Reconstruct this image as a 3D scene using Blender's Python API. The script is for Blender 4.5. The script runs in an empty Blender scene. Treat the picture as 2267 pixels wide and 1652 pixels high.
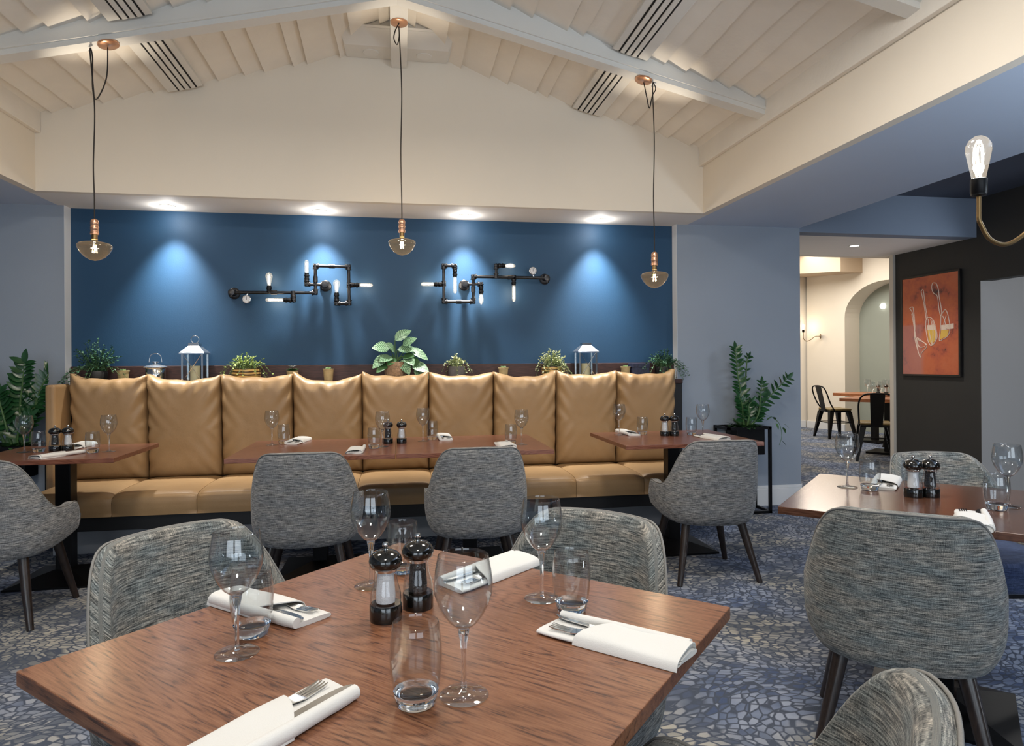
import bpy, bmesh, math, random
from mathutils import Vector, Matrix, noise
PI=math.pi
random.seed(7)
S=bpy.context.scene; COL=S.collection
# ------------------------------------------------------------------ helpers
def lin(c):
    return tuple((x/255/12.92 if x/255<=.04045 else ((x/255+.055)/1.055)**2.4) for x in c)+(1,)
class MB:
    def __init__(s): s.v=[]; s.f=[]; s.uv=[]; s.has_uv=False
    def vert(s,p,uv=None):
        s.v.append(tuple(p)); s.uv.append(uv or (0,0))
        if uv: s.has_uv=True
        return len(s.v)-1
    def quad(s,*i): s.f.append(tuple(i))
    def box(s,x0,x1,y0,y1,z0,z1,M=None):
        b=len(s.v)
        for z in (z0,z1):
            for (x,y) in ((x0,y0),(x1,y0),(x1,y1),(x0,y1)):
                p=Vector((x,y,z)); s.vert(M@p if M else p)
        for q in ((0,3,2,1),(4,5,6,7),(0,1,5,4),(1,2,6,5),(2,3,7,6),(3,0,4,7)): s.f.append(tuple(b+i for i in q))
        return s
    def hexa(s,pts):
        b=len(s.v)
        for p in pts: s.vert(p)
        for q in ((0,3,2,1),(4,5,6,7),(0,1,5,4),(1,2,6,5),(2,3,7,6),(3,0,4,7)): s.f.append(tuple(b+i for i in q))
        return s
    def lathe(s,prof,n=24,M=None,cap0=True,cap1=True,a0=0):
        b=len(s.v); k=len(prof)
        for (r,z) in prof:
            for j in range(n):
                a=2*PI*j/n+a0; p=Vector((r*math.cos(a),r*math.sin(a),z)); s.vert(M@p if M else p)
        for i in range(k-1):
            for j in range(n):
                s.f.append((b+i*n+j,b+i*n+(j+1)%n,b+(i+1)*n+(j+1)%n,b+(i+1)*n+j))
        if cap0: s.f.append(tuple(b+j for j in reversed(range(n))))
        if cap1: s.f.append(tuple(b+(k-1)*n+j for j in range(n)))
        return s
    def tube(s,path,r,n=8,cap=True,uvs=False):
        path=[Vector(p) for p in path]; b=len(s.v); k=len(path)
        rr=r if isinstance(r,(list,tuple)) else [r]*k
        T=[(path[min(i+1,k-1)]-path[max(i-1,0)]).normalized() for i in range(k)]
        u=T[0].orthogonal().normalized()
        for i in range(k):
            u=(u-T[i]*u.dot(T[i]))
            if u.length<1e-6: u=T[i].orthogonal()
            u.normalize(); w=T[i].cross(u)
            for j in range(n):
                a=2*PI*j/n; s.vert(path[i]+(u*math.cos(a)+w*math.sin(a))*rr[i])
        for i in range(k-1):
            for j in range(n):
                s.f.append((b+i*n+j,b+i*n+(j+1)%n,b+(i+1)*n+(j+1)%n,b+(i+1)*n+j))
        if cap:
            s.f.append(tuple(b+j for j in reversed(range(n)))); s.f.append(tuple(b+(k-1)*n+j for j in range(n)))
        return s
    def prism(s,poly,h0,h1,fn):
        """extrude 2-D polygon; fn(a,b,h)->3-D"""
        b=len(s.v); n=len(poly)
        for h in (h0,h1):
            for (x,y) in poly: s.vert(fn(x,y,h))
        s.f.append(tuple(b+i for i in reversed(range(n)))); s.f.append(tuple(b+n+i for i in range(n)))
        for i in range(n):
            j=(i+1)%n; s.f.append((b+i,b+j,b+n+j,b+n+i))
        return s
    def grid(s,nu,nv,fn,uvfn=None,flip=False,closed=False):
        b=len(s.v)
        for i in range(nu):
            for j in range(nv):
                u=i/(nu-1); v=j/(nv-1); s.vert(fn(u,v),uvfn(u,v) if uvfn else None)
        for i in range(nu-1):
            for j in range(nv-1):
                q=(b+i*nv+j,b+(i+1)*nv+j,b+(i+1)*nv+j+1,b+i*nv+j+1)
                s.f.append(q[::-1] if flip else q)
        return s
    def leaf(s,base,d,up,L,w,droop=.2,fold=.15,n=5,tip=1.0):
        d=Vector(d).normalized(); up=Vector(up); side=d.cross(up)
        if side.length<1e-4: side=d.orthogonal()
        side.normalize(); nrm=side.cross(d).normalized(); base=Vector(base); b=len(s.v)
        for i in range(n+1):
            t=i/n; ww=w*.5*(math.sin(PI*min(1,t**.8))**.75 if 0<t<1 else .03)
            c=base+d*(L*t)-nrm*(droop*L*t*t)
            s.vert(c-side*ww+nrm*fold*ww,(0,t)); s.vert(c,(.5,t)); s.vert(c+side*ww+nrm*fold*ww,(1,t))
        for i in range(n):
            k=b+3*i
            s.f.append((k,k+1,k+4,k+3)); s.f.append((k+1,k+2,k+5,k+4))
        return s
    def build(s,name,mat,parent=None,smooth=False,bevel=0,seg=2,subsurf=0,solid=0,auto=None):
        me=bpy.data.meshes.new(name); me.from_pydata(s.v,[],s.f); me.validate()
        if s.has_uv:
            ul=me.uv_layers.new(name='UVMap')
            for l in me.loops: ul.data[l.index].uv=s.uv[l.vertex_index]
        o=bpy.data.objects.new(name,me); COL.objects.link(o)
        if mat: me.materials.append(mat)
        if smooth: me.shade_smooth()
        if auto is not None:
            me.shade_smooth()
            try: me.set_sharp_from_angle(angle=math.radians(auto))
            except Exception: pass
        if solid:
            m=o.modifiers.new('solid','SOLIDIFY'); m.thickness=solid; m.offset=-1
        if bevel:
            m=o.modifiers.new('bevel','BEVEL'); m.width=bevel; m.segments=seg; m.limit_method='ANGLE'; m.angle_limit=math.radians(40)
        if subsurf:
            m=o.modifiers.new('sub','SUBSURF'); m.levels=subsurf; m.render_levels=subsurf
        if parent: o.parent=parent
        return o
def tag(o,label,cat,group=None):
    o['label']=label; o['category']=cat
    if group: o['group']=group
    return o
def thing(name,label,cat,loc=(0,0,0),rz=0,group=None):
    o=bpy.data.objects.new(name,None); COL.objects.link(o); o.location=loc; o.rotation_euler=(0,0,rz)
    o.empty_display_size=.05
    return tag(o,label,cat,group)
def struct(o): o['kind']='structure'; return o
def dup(src,loc,rz=0,label=None,group=None,tilt=None):
    r=src.copy(); COL.objects.link(r); r.location=loc; r.rotation_euler=(0,0,rz) if tilt is None else (tilt[0],tilt[1],rz)
    if label: r['label']=label
    if group: r['group']=group
    for ch in list(src.children):
        c=ch.copy(); COL.objects.link(c); c.parent=r
        for g in list(ch.children):
            d=g.copy(); COL.objects.link(d); d.parent=c
    return r
def smooth_path(pts,n=6):
    pts=[Vector(p) for p in pts]; out=[]
    for i in range(len(pts)-1):
        p0=pts[max(i-1,0)];p1=pts[i];p2=pts[i+1];p3=pts[min(i+2,len(pts)-1)]
        for k in range(n):
            t=k/n
            out.append(.5*((2*p1)+(p2-p0)*t+(2*p0-5*p1+4*p2-p3)*t*t+(3*p1-p0-3*p2+p3)*t**3))
    out.append(pts[-1]); return out
# ------------------------------------------------------------------ materials
def newmat(name):
    m=bpy.data.materials.new(name); m.use_nodes=True; nt=m.node_tree
    for n in list(nt.nodes): nt.nodes.remove(n)
    out=nt.nodes.new('ShaderNodeOutputMaterial'); return m,nt,out
def N(nt,t,**kw):
    n=nt.nodes.new(t)
    for k,v in kw.items():
        if k in n.inputs.keys(): n.inputs[k].default_value=v
        else: setattr(n,k,v)
    return n
def principled(name,col,rough=.5,metal=0,var=0,vscale=8,bump=0,bscale=200,spec=.5,coat=0,sheen=0,emit=None,estr=0,sss=0):
    m,nt,out=newmat(name); p=nt.nodes.new('ShaderNodeBsdfPrincipled'); nt.links.new(p.outputs[0],out.inputs[0])
    c=lin(col); p.inputs['Base Color'].default_value=c; p.inputs['Roughness'].default_value=rough; p.inputs['Metallic'].default_value=metal
    p.inputs['Specular IOR Level'].default_value=spec; p.inputs['Coat Weight'].default_value=coat; p.inputs['Coat Roughness'].default_value=.1
    p.inputs['Sheen Weight'].default_value=sheen
    if emit: p.inputs['Emission Color'].default_value=lin(emit); p.inputs['Emission Strength'].default_value=estr
    tc=None
    if var or bump:
        tc=nt.nodes.new('ShaderNodeTexCoord')
    if var:
        nz=N(nt,'ShaderNodeTexNoise',Scale=vscale,Detail=4.0); nt.links.new(tc.outputs['Object'],nz.inputs['Vector'])
        r=nt.nodes.new('ShaderNodeValToRGB'); r.color_ramp.elements[0].position=.3; r.color_ramp.elements[1].position=.7
        r.color_ramp.elements[0].color=tuple(x*(1-var) for x in c[:3])+(1,); r.color_ramp.elements[1].color=tuple(min(1,x*(1+var)) for x in c[:3])+(1,)
        nt.links.new(nz.outputs['Fac'],r.inputs[0]); nt.links.new(r.outputs[0],p.inputs['Base Color'])
    if bump:
        nb=N(nt,'ShaderNodeTexNoise',Scale=bscale,Detail=3.0); nt.links.new(tc.outputs['Object'],nb.inputs['Vector'])
        bp=N(nt,'ShaderNodeBump',Strength=bump,Distance=.01); nt.links.new(nb.outputs['Fac'],bp.inputs['Height']); nt.links.new(bp.outputs[0],p.inputs['Normal'])
    return m
def emission(name,col,strength):
    m,nt,out=newmat(name); e=N(nt,'ShaderNodeEmission',Strength=strength); e.inputs[0].default_value=lin(col); nt.links.new(e.outputs[0],out.inputs[0]); return m
def thin_glass(name,tint=(255,255,255),refl=1.0,alpha=None):
    m,nt,out=newmat(name)
    tr=nt.nodes.new('ShaderNodeBsdfTransparent'); tr.inputs[0].default_value=lin(tint)
    gl=N(nt,'ShaderNodeBsdfGlossy',Roughness=.02)
    fr=N(nt,'ShaderNodeFresnel',IOR=1.5)
    ge=nt.nodes.new('ShaderNodeNewGeometry'); ir=N(nt,'ShaderNodeMapRange'); ir.inputs[3].default_value=1.5; ir.inputs[4].default_value=1/1.5; nt.links.new(ge.outputs['Backfacing'],ir.inputs[0]); nt.links.new(ir.outputs[0],fr.inputs[0])
    mx=nt.nodes.new('ShaderNodeMixShader')
    mt=N(nt,'ShaderNodeMath',operation='MULTIPLY'); mt.inputs[1].default_value=refl; mt.use_clamp=True
    nt.links.new(fr.outputs[0],mt.inputs[0]); nt.links.new(mt.outputs[0],mx.inputs[0]); nt.links.new(tr.outputs[0],mx.inputs[1]); nt.links.new(gl.outputs[0],mx.inputs[2]); nt.links.new(mx.outputs[0],out.inputs[0])
    return m
def lamp_glass(name,tint,glow,strength):
    m=thin_glass(name,tint,1.2); nt=m.node_tree; out=[n for n in nt.nodes if n.type=='OUTPUT_MATERIAL'][0]; src=out.inputs[0].links[0].from_socket
    e=N(nt,'ShaderNodeEmission',Strength=strength); e.inputs[0].default_value=lin(glow); a=nt.nodes.new('ShaderNodeAddShader')
    nt.links.new(src,a.inputs[0]); nt.links.new(e.outputs[0],a.inputs[1]); nt.links.new(a.outputs[0],out.inputs[0]); return m
def solid_glass(name,tint=(255,255,255)):
    m,nt,out=newmat(name); g=N(nt,'ShaderNodeBsdfGlass',IOR=1.5,Roughness=0.0); g.inputs[0].default_value=lin(tint); nt.links.new(g.outputs[0],out.inputs[0]); return m
def wood(name,c0,c1,c2,axis='X',rough=.3,coat=.35,sc=1.0):
    m,nt,out=newmat(name); p=nt.nodes.new('ShaderNodeBsdfPrincipled'); nt.links.new(p.outputs[0],out.inputs[0])
    tc=nt.nodes.new('ShaderNodeTexCoord'); mp=nt.nodes.new('ShaderNodeMapping')
    mp.inputs['Scale'].default_value={'X':(1.1*sc,5*sc,5*sc),'Y':(5*sc,1.1*sc,5*sc),'Z':(5*sc,5*sc,1.1*sc)}[axis]
    nt.links.new(tc.outputs['Object'],mp.inputs[0])
    wv=N(nt,'ShaderNodeTexNoise',Scale=1.0,Detail=2.0,Distortion=.6); nt.links.new(mp.outputs[0],wv.inputs['Vector'])
    # cathedral rings
    ml=N(nt,'ShaderNodeMath',operation='MULTIPLY'); ml.inputs[1].default_value=170; nt.links.new(wv.outputs['Fac'],ml.inputs[0])
    fr=N(nt,'ShaderNodeMath',operation='SINE'); nt.links.new(ml.outputs[0],fr.inputs[0])
    fine=N(nt,'ShaderNodeTexNoise',Scale=1.0,Detail=6.0,Roughness=.7)
    mp2=nt.nodes.new('ShaderNodeMapping'); mp2.inputs['Scale'].default_value={'X':(14*sc,220*sc,220*sc),'Y':(220*sc,14*sc,220*sc),'Z':(220*sc,220*sc,14*sc)}[axis]
    nt.links.new(tc.outputs['Object'],mp2.inputs[0]); nt.links.new(mp2.outputs[0],fine.inputs['Vector'])
    pw=N(nt,'ShaderNodeMath',operation='MULTIPLY_ADD'); pw.inputs[1].default_value=.5; pw.inputs[2].default_value=.5; nt.links.new(fr.outputs[0],pw.inputs[0]); fr=N(nt,'ShaderNodeMath',operation='POWER'); fr.inputs[1].default_value=.45; nt.links.new(pw.outputs[0],fr.inputs[0])
    mr=N(nt,'ShaderNodeMapRange'); mr.inputs[1].default_value=0; mr.inputs[2].default_value=1; mr.inputs[3].default_value=.38; mr.inputs[4].default_value=.6
    nt.links.new(fr.outputs[0],mr.inputs[0])
    ad=N(nt,'ShaderNodeMix',data_type='FLOAT'); ad.inputs[0].default_value=.6; nt.links.new(mr.outputs[0],ad.inputs[2]); nt.links.new(fine.outputs['Fac'],ad.inputs[3])
    r=nt.nodes.new('ShaderNodeValToRGB'); e=r.color_ramp.elements; e[0].position=.40; e[0].color=lin(c0); e[1].position=.60; e[1].color=lin(c2)
    x=e.new(.485); x.color=lin(c1)
    nt.links.new(ad.outputs[0],r.inputs[0]); nt.links.new(r.outputs[0],p.inputs['Base Color'])
    p.inputs['Roughness'].default_value=rough; p.inputs['Coat Weight'].default_value=coat; p.inputs['Coat Roughness'].default_value=.2
    b=N(nt,'ShaderNodeBump',Strength=.12,Distance=.002); nt.links.new(ad.outputs[0],b.inputs['Height']); nt.links.new(b.outputs[0],p.inputs['Normal'])
    return m
def fabric(name,dark,mid,light,tint1,tint2):
    m,nt,out=newmat(name); p=nt.nodes.new('ShaderNodeBsdfPrincipled'); nt.links.new(p.outputs[0],out.inputs[0])
    uv=nt.nodes.new('ShaderNodeUVMap')
    def nz(sx,sy,detail=2):
        mp=nt.nodes.new('ShaderNodeMapping'); mp.inputs['Scale'].default_value=(sx,sy,1); nt.links.new(uv.outputs[0],mp.inputs[0])
        n=N(nt,'ShaderNodeTexNoise',Scale=1.0,Detail=float(detail),Roughness=.6); nt.links.new(mp.outputs[0],n.inputs['Vector']); return n
    a=nz(20,280,3); b=nz(7,20,3); c=nz(430,430,1); d=nz(420,40,1)
    mx=N(nt,'ShaderNodeMix',data_type='FLOAT'); mx.inputs[0].default_value=.30; nt.links.new(a.outputs['Fac'],mx.inputs[2]); nt.links.new(c.outputs['Fac'],mx.inputs[3])
    mx2=N(nt,'ShaderNodeMix',data_type='FLOAT'); mx2.inputs[0].default_value=.16; nt.links.new(mx.outputs[0],mx2.inputs[2]); nt.links.new(d.outputs['Fac'],mx2.inputs[3])
    r=nt.nodes.new('ShaderNodeValToRGB'); e=r.color_ramp.elements; e[0].position=.39; e[0].color=lin(dark); e[1].position=.63; e[1].color=lin(light); x=e.new(.5); x.color=lin(mid)
    nt.links.new(mx2.outputs[0],r.inputs[0])
    r2=nt.nodes.new('ShaderNodeValToRGB'); e=r2.color_ramp.elements; e[0].position=.38; e[0].color=lin(tint1); e[1].position=.62; e[1].color=lin(tint2)
    nt.links.new(b.outputs['Fac'],r2.inputs[0])
    mc=N(nt,'ShaderNodeMix',data_type='RGBA',blend_type='MULTIPLY'); mc.inputs[0].default_value=1
    nt.links.new(r.outputs[0],mc.inputs[6]); nt.links.new(r2.outputs[0],mc.inputs[7]); nt.links.new(mc.outputs[2],p.inputs['Base Color'])
    p.inputs['Roughness'].default_value=.9; p.inputs['Specular IOR Level'].default_value=.15; p.inputs['Sheen Weight'].default_value=.15
    bm=N(nt,'ShaderNodeBump',Strength=.5,Distance=.003); nt.links.new(mx2.outputs[0],bm.inputs['Height']); nt.links.new(bm.outputs[0],p.inputs['Normal'])
    return m
def carpet():
    m,nt,out=newmat('carpet'); p=nt.nodes.new('ShaderNodeBsdfPrincipled'); nt.links.new(p.outputs[0],out.inputs[0])
    tc=nt.nodes.new('ShaderNodeTexCoord')
    # bend the cells into fans
    wp=N(nt,'ShaderNodeTexNoise',Scale=1.6,Detail=1.0); nt.links.new(tc.outputs['Object'],wp.inputs['Vector'])
    sc=N(nt,'ShaderNodeVectorMath',operation='SCALE'); sc.inputs[3].default_value=.35; nt.links.new(wp.outputs['Color'],sc.inputs[0])
    av=N(nt,'ShaderNodeVectorMath',operation='ADD'); nt.links.new(tc.outputs['Object'],av.inputs[0]); nt.links.new(sc.outputs[0],av.inputs[1])
    mp=nt.nodes.new('ShaderNodeMapping'); mp.inputs['Scale'].default_value=(24,34,0); mp.inputs['Rotation'].default_value=(0,0,.4); nt.links.new(av.outputs[0],mp.inputs[0])
    v1=N(nt,'ShaderNodeTexVoronoi',feature='DISTANCE_TO_EDGE',Scale=1.0,Randomness=.75); nt.links.new(mp.outputs[0],v1.inputs['Vector'])
    v2=N(nt,'ShaderNodeTexVoronoi',feature='F1',Scale=1.0,Randomness=.75); nt.links.new(mp.outputs[0],v2.inputs['Vector'])
    big=N(nt,'ShaderNodeTexNoise',Scale=3.2,Detail=3.0,Roughness=.6); nt.links.new(tc.outputs['Object'],big.inputs['Vector'])
    big2=N(nt,'ShaderNodeTexNoise',Scale=1.5,Detail=2.0); nt.links.new(tc.outputs['Object'],big2.inputs['Vector'])
    r1=nt.nodes.new('ShaderNodeValToRGB'); e=r1.color_ramp.elements; e[0].position=.34; e[0].color=lin((92,101,120)); e[1].position=.66; e[1].color=lin((174,176,180)); x=e.new(.5); x.color=lin((140,146,157))
    sep=nt.nodes.new('ShaderNodeSeparateColor'); nt.links.new(v2.outputs['Color'],sep.inputs[0])
    mm=N(nt,'ShaderNodeMix',data_type='FLOAT'); mm.inputs[0].default_value=.3; nt.links.new(big.outputs['Fac'],mm.inputs[2]); nt.links.new(sep.outputs[0],mm.inputs[3])
    nt.links.new(mm.outputs[0],r1.inputs[0])
    r3=nt.nodes.new('ShaderNodeValToRGB'); e=r3.color_ramp.elements; e[0].position=.42; e[0].color=lin((225,235,255)); e[1].position=.6; e[1].color=lin((255,246,226))
    nt.links.new(big2.outputs['Fac'],r3.inputs[0])
    mc=N(nt,'ShaderNodeMix',data_type='RGBA',blend_type='MULTIPLY'); mc.inputs[0].default_value=1; nt.links.new(r1.outputs[0],mc.inputs[6]); nt.links.new(r3.outputs[0],mc.inputs[7])
    r2=nt.nodes.new('ShaderNodeValToRGB'); e=r2.color_ramp.elements; e[0].position=.045; e[0].color=(0,0,0,1); e[1].position=.13; e[1].color=(1,1,1,1)
    nt.links.new(v1.outputs['Distance'],r2.inputs[0])
    mj=N(nt,'ShaderNodeMix',data_type='RGBA'); mj.inputs[6].default_value=lin((80,87,101)); nt.links.new(r2.outputs[0],mj.inputs[0]); nt.links.new(mc.outputs[2],mj.inputs[7])
    nt.links.new(mj.outputs[2],p.inputs['Base Color']); p.inputs['Roughness'].default_value=1; p.inputs['Specular IOR Level'].default_value=.05
    fz=N(nt,'ShaderNodeTexNoise',Scale=350.0,Detail=2.0); nt.links.new(tc.outputs['Object'],fz.inputs['Vector'])
    b=N(nt,'ShaderNodeBump',Strength=.5,Distance=.006); nt.links.new(fz.outputs['Fac'],b.inputs['Height']); nt.links.new(b.outputs[0],p.inputs['Normal'])
    return m
def leather():
    m,nt,out=newmat('tan_leather'); p=nt.nodes.new('ShaderNodeBsdfPrincipled'); nt.links.new(p.outputs[0],out.inputs[0])
    tc=nt.nodes.new('ShaderNodeTexCoord')
    n1=N(nt,'ShaderNodeTexNoise',Scale=3.0,Detail=3.0); nt.links.new(tc.outputs['Object'],n1.inputs['Vector'])
    r=nt.nodes.new('ShaderNodeValToRGB'); e=r.color_ramp.elements; e[0].position=.3; e[0].color=lin((152,122,86)); e[1].position=.7; e[1].color=lin((166,135,97)); nt.links.new(n1.outputs['Fac'],r.inputs[0]); nt.links.new(r.outputs[0],p.inputs['Base Color'])
    p.inputs['Roughness'].default_value=.42; p.inputs['Specular IOR Level'].default_value=.45
    v=N(nt,'ShaderNodeTexVoronoi',Scale=420.0); nt.links.new(tc.outputs['Object'],v.inputs['Vector'])
    n2=N(nt,'ShaderNodeTexNoise',Scale=14.0,Detail=3.0); nt.links.new(tc.outputs['Object'],n2.inputs['Vector'])
    mx=N(nt,'ShaderNodeMix',data_type='FLOAT'); mx.inputs[0].default_value=.12; nt.links.new(n2.outputs['Fac'],mx.inputs[2]); nt.links.new(v.outputs['Distance'],mx.inputs[3])
    b=N(nt,'ShaderNodeBump',Strength=.25,Distance=.012); nt.links.new(mx.outputs[0],b.inputs['Height']); nt.links.new(b.outputs[0],p.inputs['Normal'])
    return m
def painting():
    m,nt,out=newmat('orange_canvas'); p=nt.nodes.new('ShaderNodeBsdfPrincipled'); nt.links.new(p.outputs[0],out.inputs[0])
    tc=nt.nodes.new('ShaderNodeTexCoord'); n=N(nt,'ShaderNodeTexNoise',Scale=4.0,Detail=6.0,Roughness=.65); nt.links.new(tc.outputs['Object'],n.inputs['Vector'])
    r=nt.nodes.new('ShaderNodeValToRGB'); e=r.color_ramp.elements; e[0].position=.33; e[0].color=lin((70,50,52)); e[1].position=.7; e[1].color=lin((204,116,82)); x=e.new(.41); x.color=lin((184,92,68)); x=e.new(.52); x.color=lin((202,106,68))
    nt.links.new(n.outputs['Fac'],r.inputs[0])
    sx=nt.nodes.new('ShaderNodeSeparateXYZ'); nt.links.new(tc.outputs['Object'],sx.inputs[0])
    # pink lower-left field: far side (y>0), lower half
    a=N(nt,'ShaderNodeMapRange'); a.inputs[1].default_value=.02; a.inputs[2].default_value=.0; nt.links.new(sx.outputs[2],a.inputs[0])
    b=N(nt,'ShaderNodeMapRange'); b.inputs[1].default_value=.06; b.inputs[2].default_value=.12; nt.links.new(sx.outputs[1],b.inputs[0])
    ml=N(nt,'ShaderNodeMath',operation='MULTIPLY'); nt.links.new(a.outputs[0],ml.inputs[0]); nt.links.new(b.outputs[0],ml.inputs[1])
    ml2=N(nt,'ShaderNodeMath',operation='MULTIPLY'); ml2.inputs[1].default_value=.55; nt.links.new(ml.outputs[0],ml2.inputs[0])
    mx=N(nt,'ShaderNodeMix',data_type='RGBA'); nt.links.new(ml2.outputs[0],mx.inputs[0]); nt.links.new(r.outputs[0],mx.inputs[6]); mx.inputs[7].default_value=lin((176,130,128))
    nt.links.new(mx.outputs[2],p.inputs['Base Color']); p.inputs['Roughness'].default_value=.5
    return m
def stripe_leaf():
    m,nt,out=newmat('veined_leaf'); p=nt.nodes.new('ShaderNodeBsdfPrincipled'); nt.links.new(p.outputs[0],out.inputs[0])
    uv=nt.nodes.new('ShaderNodeUVMap'); s=nt.nodes.new('ShaderNodeSeparateXYZ'); nt.links.new(uv.outputs[0],s.inputs[0])
    a=N(nt,'ShaderNodeMath',operation='SUBTRACT'); a.inputs[1].default_value=.5; nt.links.new(s.outputs[0],a.inputs[0])
    ab=N(nt,'ShaderNodeMath',operation='ABSOLUTE'); nt.links.new(a.outputs[0],ab.inputs[0])
    sub=N(nt,'ShaderNodeMath',operation='MULTIPLY_ADD'); sub.inputs[1].default_value=-.5; nt.links.new(ab.outputs[0],sub.inputs[0]); nt.links.new(s.outputs[1],sub.inputs[2])
    ml=N(nt,'ShaderNodeMath',operation='MULTIPLY'); ml.inputs[1].default_value=58; nt.links.new(sub.outputs[0],ml.inputs[0])
    sn=N(nt,'ShaderNodeMath',operation='SINE'); nt.links.new(ml.outputs[0],sn.inputs[0])
    r=nt.nodes.new('ShaderNodeValToRGB'); e=r.color_ramp.elements; e[0].position=.05; e[0].color=lin((142,176,140)); e[1].position=.75; e[1].color=lin((24,64,36)); x=e.new(.35); x.color=lin((98,142,98)); nt.links.new(sn.outputs[0],r.inputs[0])
    nt.links.new(r.outputs[0],p.inputs['Base Color']); p.inputs['Roughness'].default_value=.4
    return m
def zigzag():
    m,nt,out=newmat('gold_zigzag'); p=nt.nodes.new('ShaderNodeBsdfPrincipled'); nt.links.new(p.outputs[0],out.inputs[0])
    tc=nt.nodes.new('ShaderNodeTexCoord'); w=N(nt,'ShaderNodeTexWave',Scale=14.0,Distortion=2.0); w.bands_direction='Z'; nt.links.new(tc.outputs['Object'],w.inputs[0])
    r=nt.nodes.new('ShaderNodeValToRGB'); r.color_ramp.interpolation='CONSTANT'; e=r.color_ramp.elements; e[0].color=lin((70,52,30)); e[1].position=.45; e[1].color=lin((196,160,96)); nt.links.new(w.outputs[0],r.inputs[0]); nt.links.new(r.outputs[0],p.inputs['Base Color']); p.inputs['Roughness'].default_value=.4; p.inputs['Metallic'].default_value=.3
    return m
M={}
M['blue']=principled('blue_paint',(24,66,99),.62,var=.04,vscale=3,bump=.05,bscale=120)
M['grey']=principled('grey_blue_paint',(150,160,173),.7,var=.02,vscale=2,bump=.04,bscale=150)
M['cream']=principled('cream_paint',(232,223,208),.75,var=.015,vscale=2,bump=.04,bscale=150)
M['white']=principled('white_paint',(224,222,216),.6,var=.02,vscale=3,bump=.05,bscale=90)
M['board']=principled('painted_board',(236,230,220),.6,var=.03,vscale=5,bump=.15,bscale=40)
M['soffit']=principled('pale_blue_ceiling_paint',(190,204,224),.7,var=.015,vscale=2)
M['soffit_w']=principled('white_ceiling_paint',(240,235,228),.7,var=.015,vscale=2)
M['dkblue']=principled('slate_blue_paint',(128,140,158),.7,var=.02,vscale=2)
M['dkceil']=principled('dark_slate_ceiling',(70,76,90),.7,var=.02,vscale=2)
M['black_wall']=principled('charcoal_wall_paint',(50,49,47),.75,var=.04,vscale=3)
M['sage']=principled('sage_paint',(150,156,146),.7,var=.02,vscale=2)
M['trimw']=principled('white_gloss_trim',(222,224,226),.35)
M['trimc']=principled('cream_gloss_trim',(206,198,186),.4)
M['grey_base']=principled('grey_laminate',(150,152,156),.5,var=.03)
M['blackp']=principled('black_laminate',(10,10,13),.5)
M['carpet']=carpet(); M['leather']=leather()
M['table']=wood('red_oak_veneer',(64,34,20),(118,74,48),(140,96,68),'X',.36,.22)
M['table2']=wood('mahogany_veneer',(86,48,36),(120,72,54),(138,90,70),'X',.3,.3)
M['table3']=wood('walnut_veneer',(70,42,30),(88,56,40),(104,70,52),'X',.2,.6)
M['darkwood']=wood('dark_wood_panel',(34,16,14),(52,28,24),(66,38,32),'X',.55,.0)
M['legwood']=wood('dark_stained_leg',(22,15,12),(34,24,19),(46,34,27),'Z',.35,.3)
M['farwood']=wood('orange_wood',(130,70,36),(158,92,50),(176,110,64),'X',.35,.2)
M['fab']=fabric('grey_weave',(54,56,58),(128,128,127),(196,193,187),(226,230,236),(250,248,246))
M['fab2']=fabric('teal_grey_weave',(48,51,53),(122,123,121),(196,192,184),(214,225,229),(252,246,238))
M['seatf']=fabric('blue_weave',(40,50,72),(64,76,104),(94,106,138),(220,226,240),(255,255,255))
M['piping']=principled('piping',(128,126,122),.85,bump=.2,bscale=500)
M['bmetal']=principled('black_metal',(14,14,16),.4,metal=.6)
M['iron']=principled('gunmetal_pipe',(58,58,60),.32,metal=.9,var=.2,vscale=40)
M['chrome']=principled('steel',(214,214,212),.14,metal=1)
M['silver']=principled('silver_metal',(220,224,230),.22,metal=.9)
M['copper']=principled('copper',(214,164,132),.3,metal=.9)
M['brass']=principled('aged_brass',(128,104,70),.34,metal=.9)
M['cord']=principled('dark_cord',(40,32,26),.7)
M['linen']=principled('white_linen',(220,219,215),.9,bump=.15,bscale=600,sheen=.2)
M['glass']=thin_glass('clear_glass',(248,250,251),1.5); M['sglass']=solid_glass('heavy_glass',(252,253,254))
M['amber']=lamp_glass('amber_glass',(252,240,220),(255,205,140),.05); M['bulbglass']=lamp_glass('bulb_glass',(252,248,240),(255,240,220),.22); M['pane']=thin_glass('lantern_pane',(248,251,252),.5)
M['acrylic']=thin_glass('clear_acrylic',(244,246,248),1.8)
M['capblk']=principled('black_gloss_cap',(14,13,11),.12,coat=.6)
M['salt']=principled('salt',(224,224,224),.8,bump=.3,bscale=500); M['pepper']=principled('peppercorns',(34,28,24),.7,var=.7,vscale=180,bump=.8,bscale=260)
M['filw']=emission('warm_filament',(255,214,150),60); M['filc']=emission('white_filament',(255,240,220),45); M['lampface']=emission('downlight_face',(255,244,228),30)
M['zz']=principled('zz_leaf',(34,74,40),.28,var=.25,vscale=12); M['stemg']=principled('green_stem',(74,104,58),.5)
M['leafg']=principled('green_leaf',(64,104,58),.45,var=.35,vscale=14); M['leafd']=principled('dark_green_leaf',(72,112,84),.45,var=.35,vscale=14); M['leafy']=principled('yellow_green_leaf',(168,186,104),.5,var=.3,vscale=20); M['leafw']=principled('cream_green_leaf',(206,212,160),.5,var=.25,vscale=20); M['succ']=principled('succulent',(150,172,130),.5,var=.2,vscale=40)
M['vein']=stripe_leaf(); M['gold']=zigzag()
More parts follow.
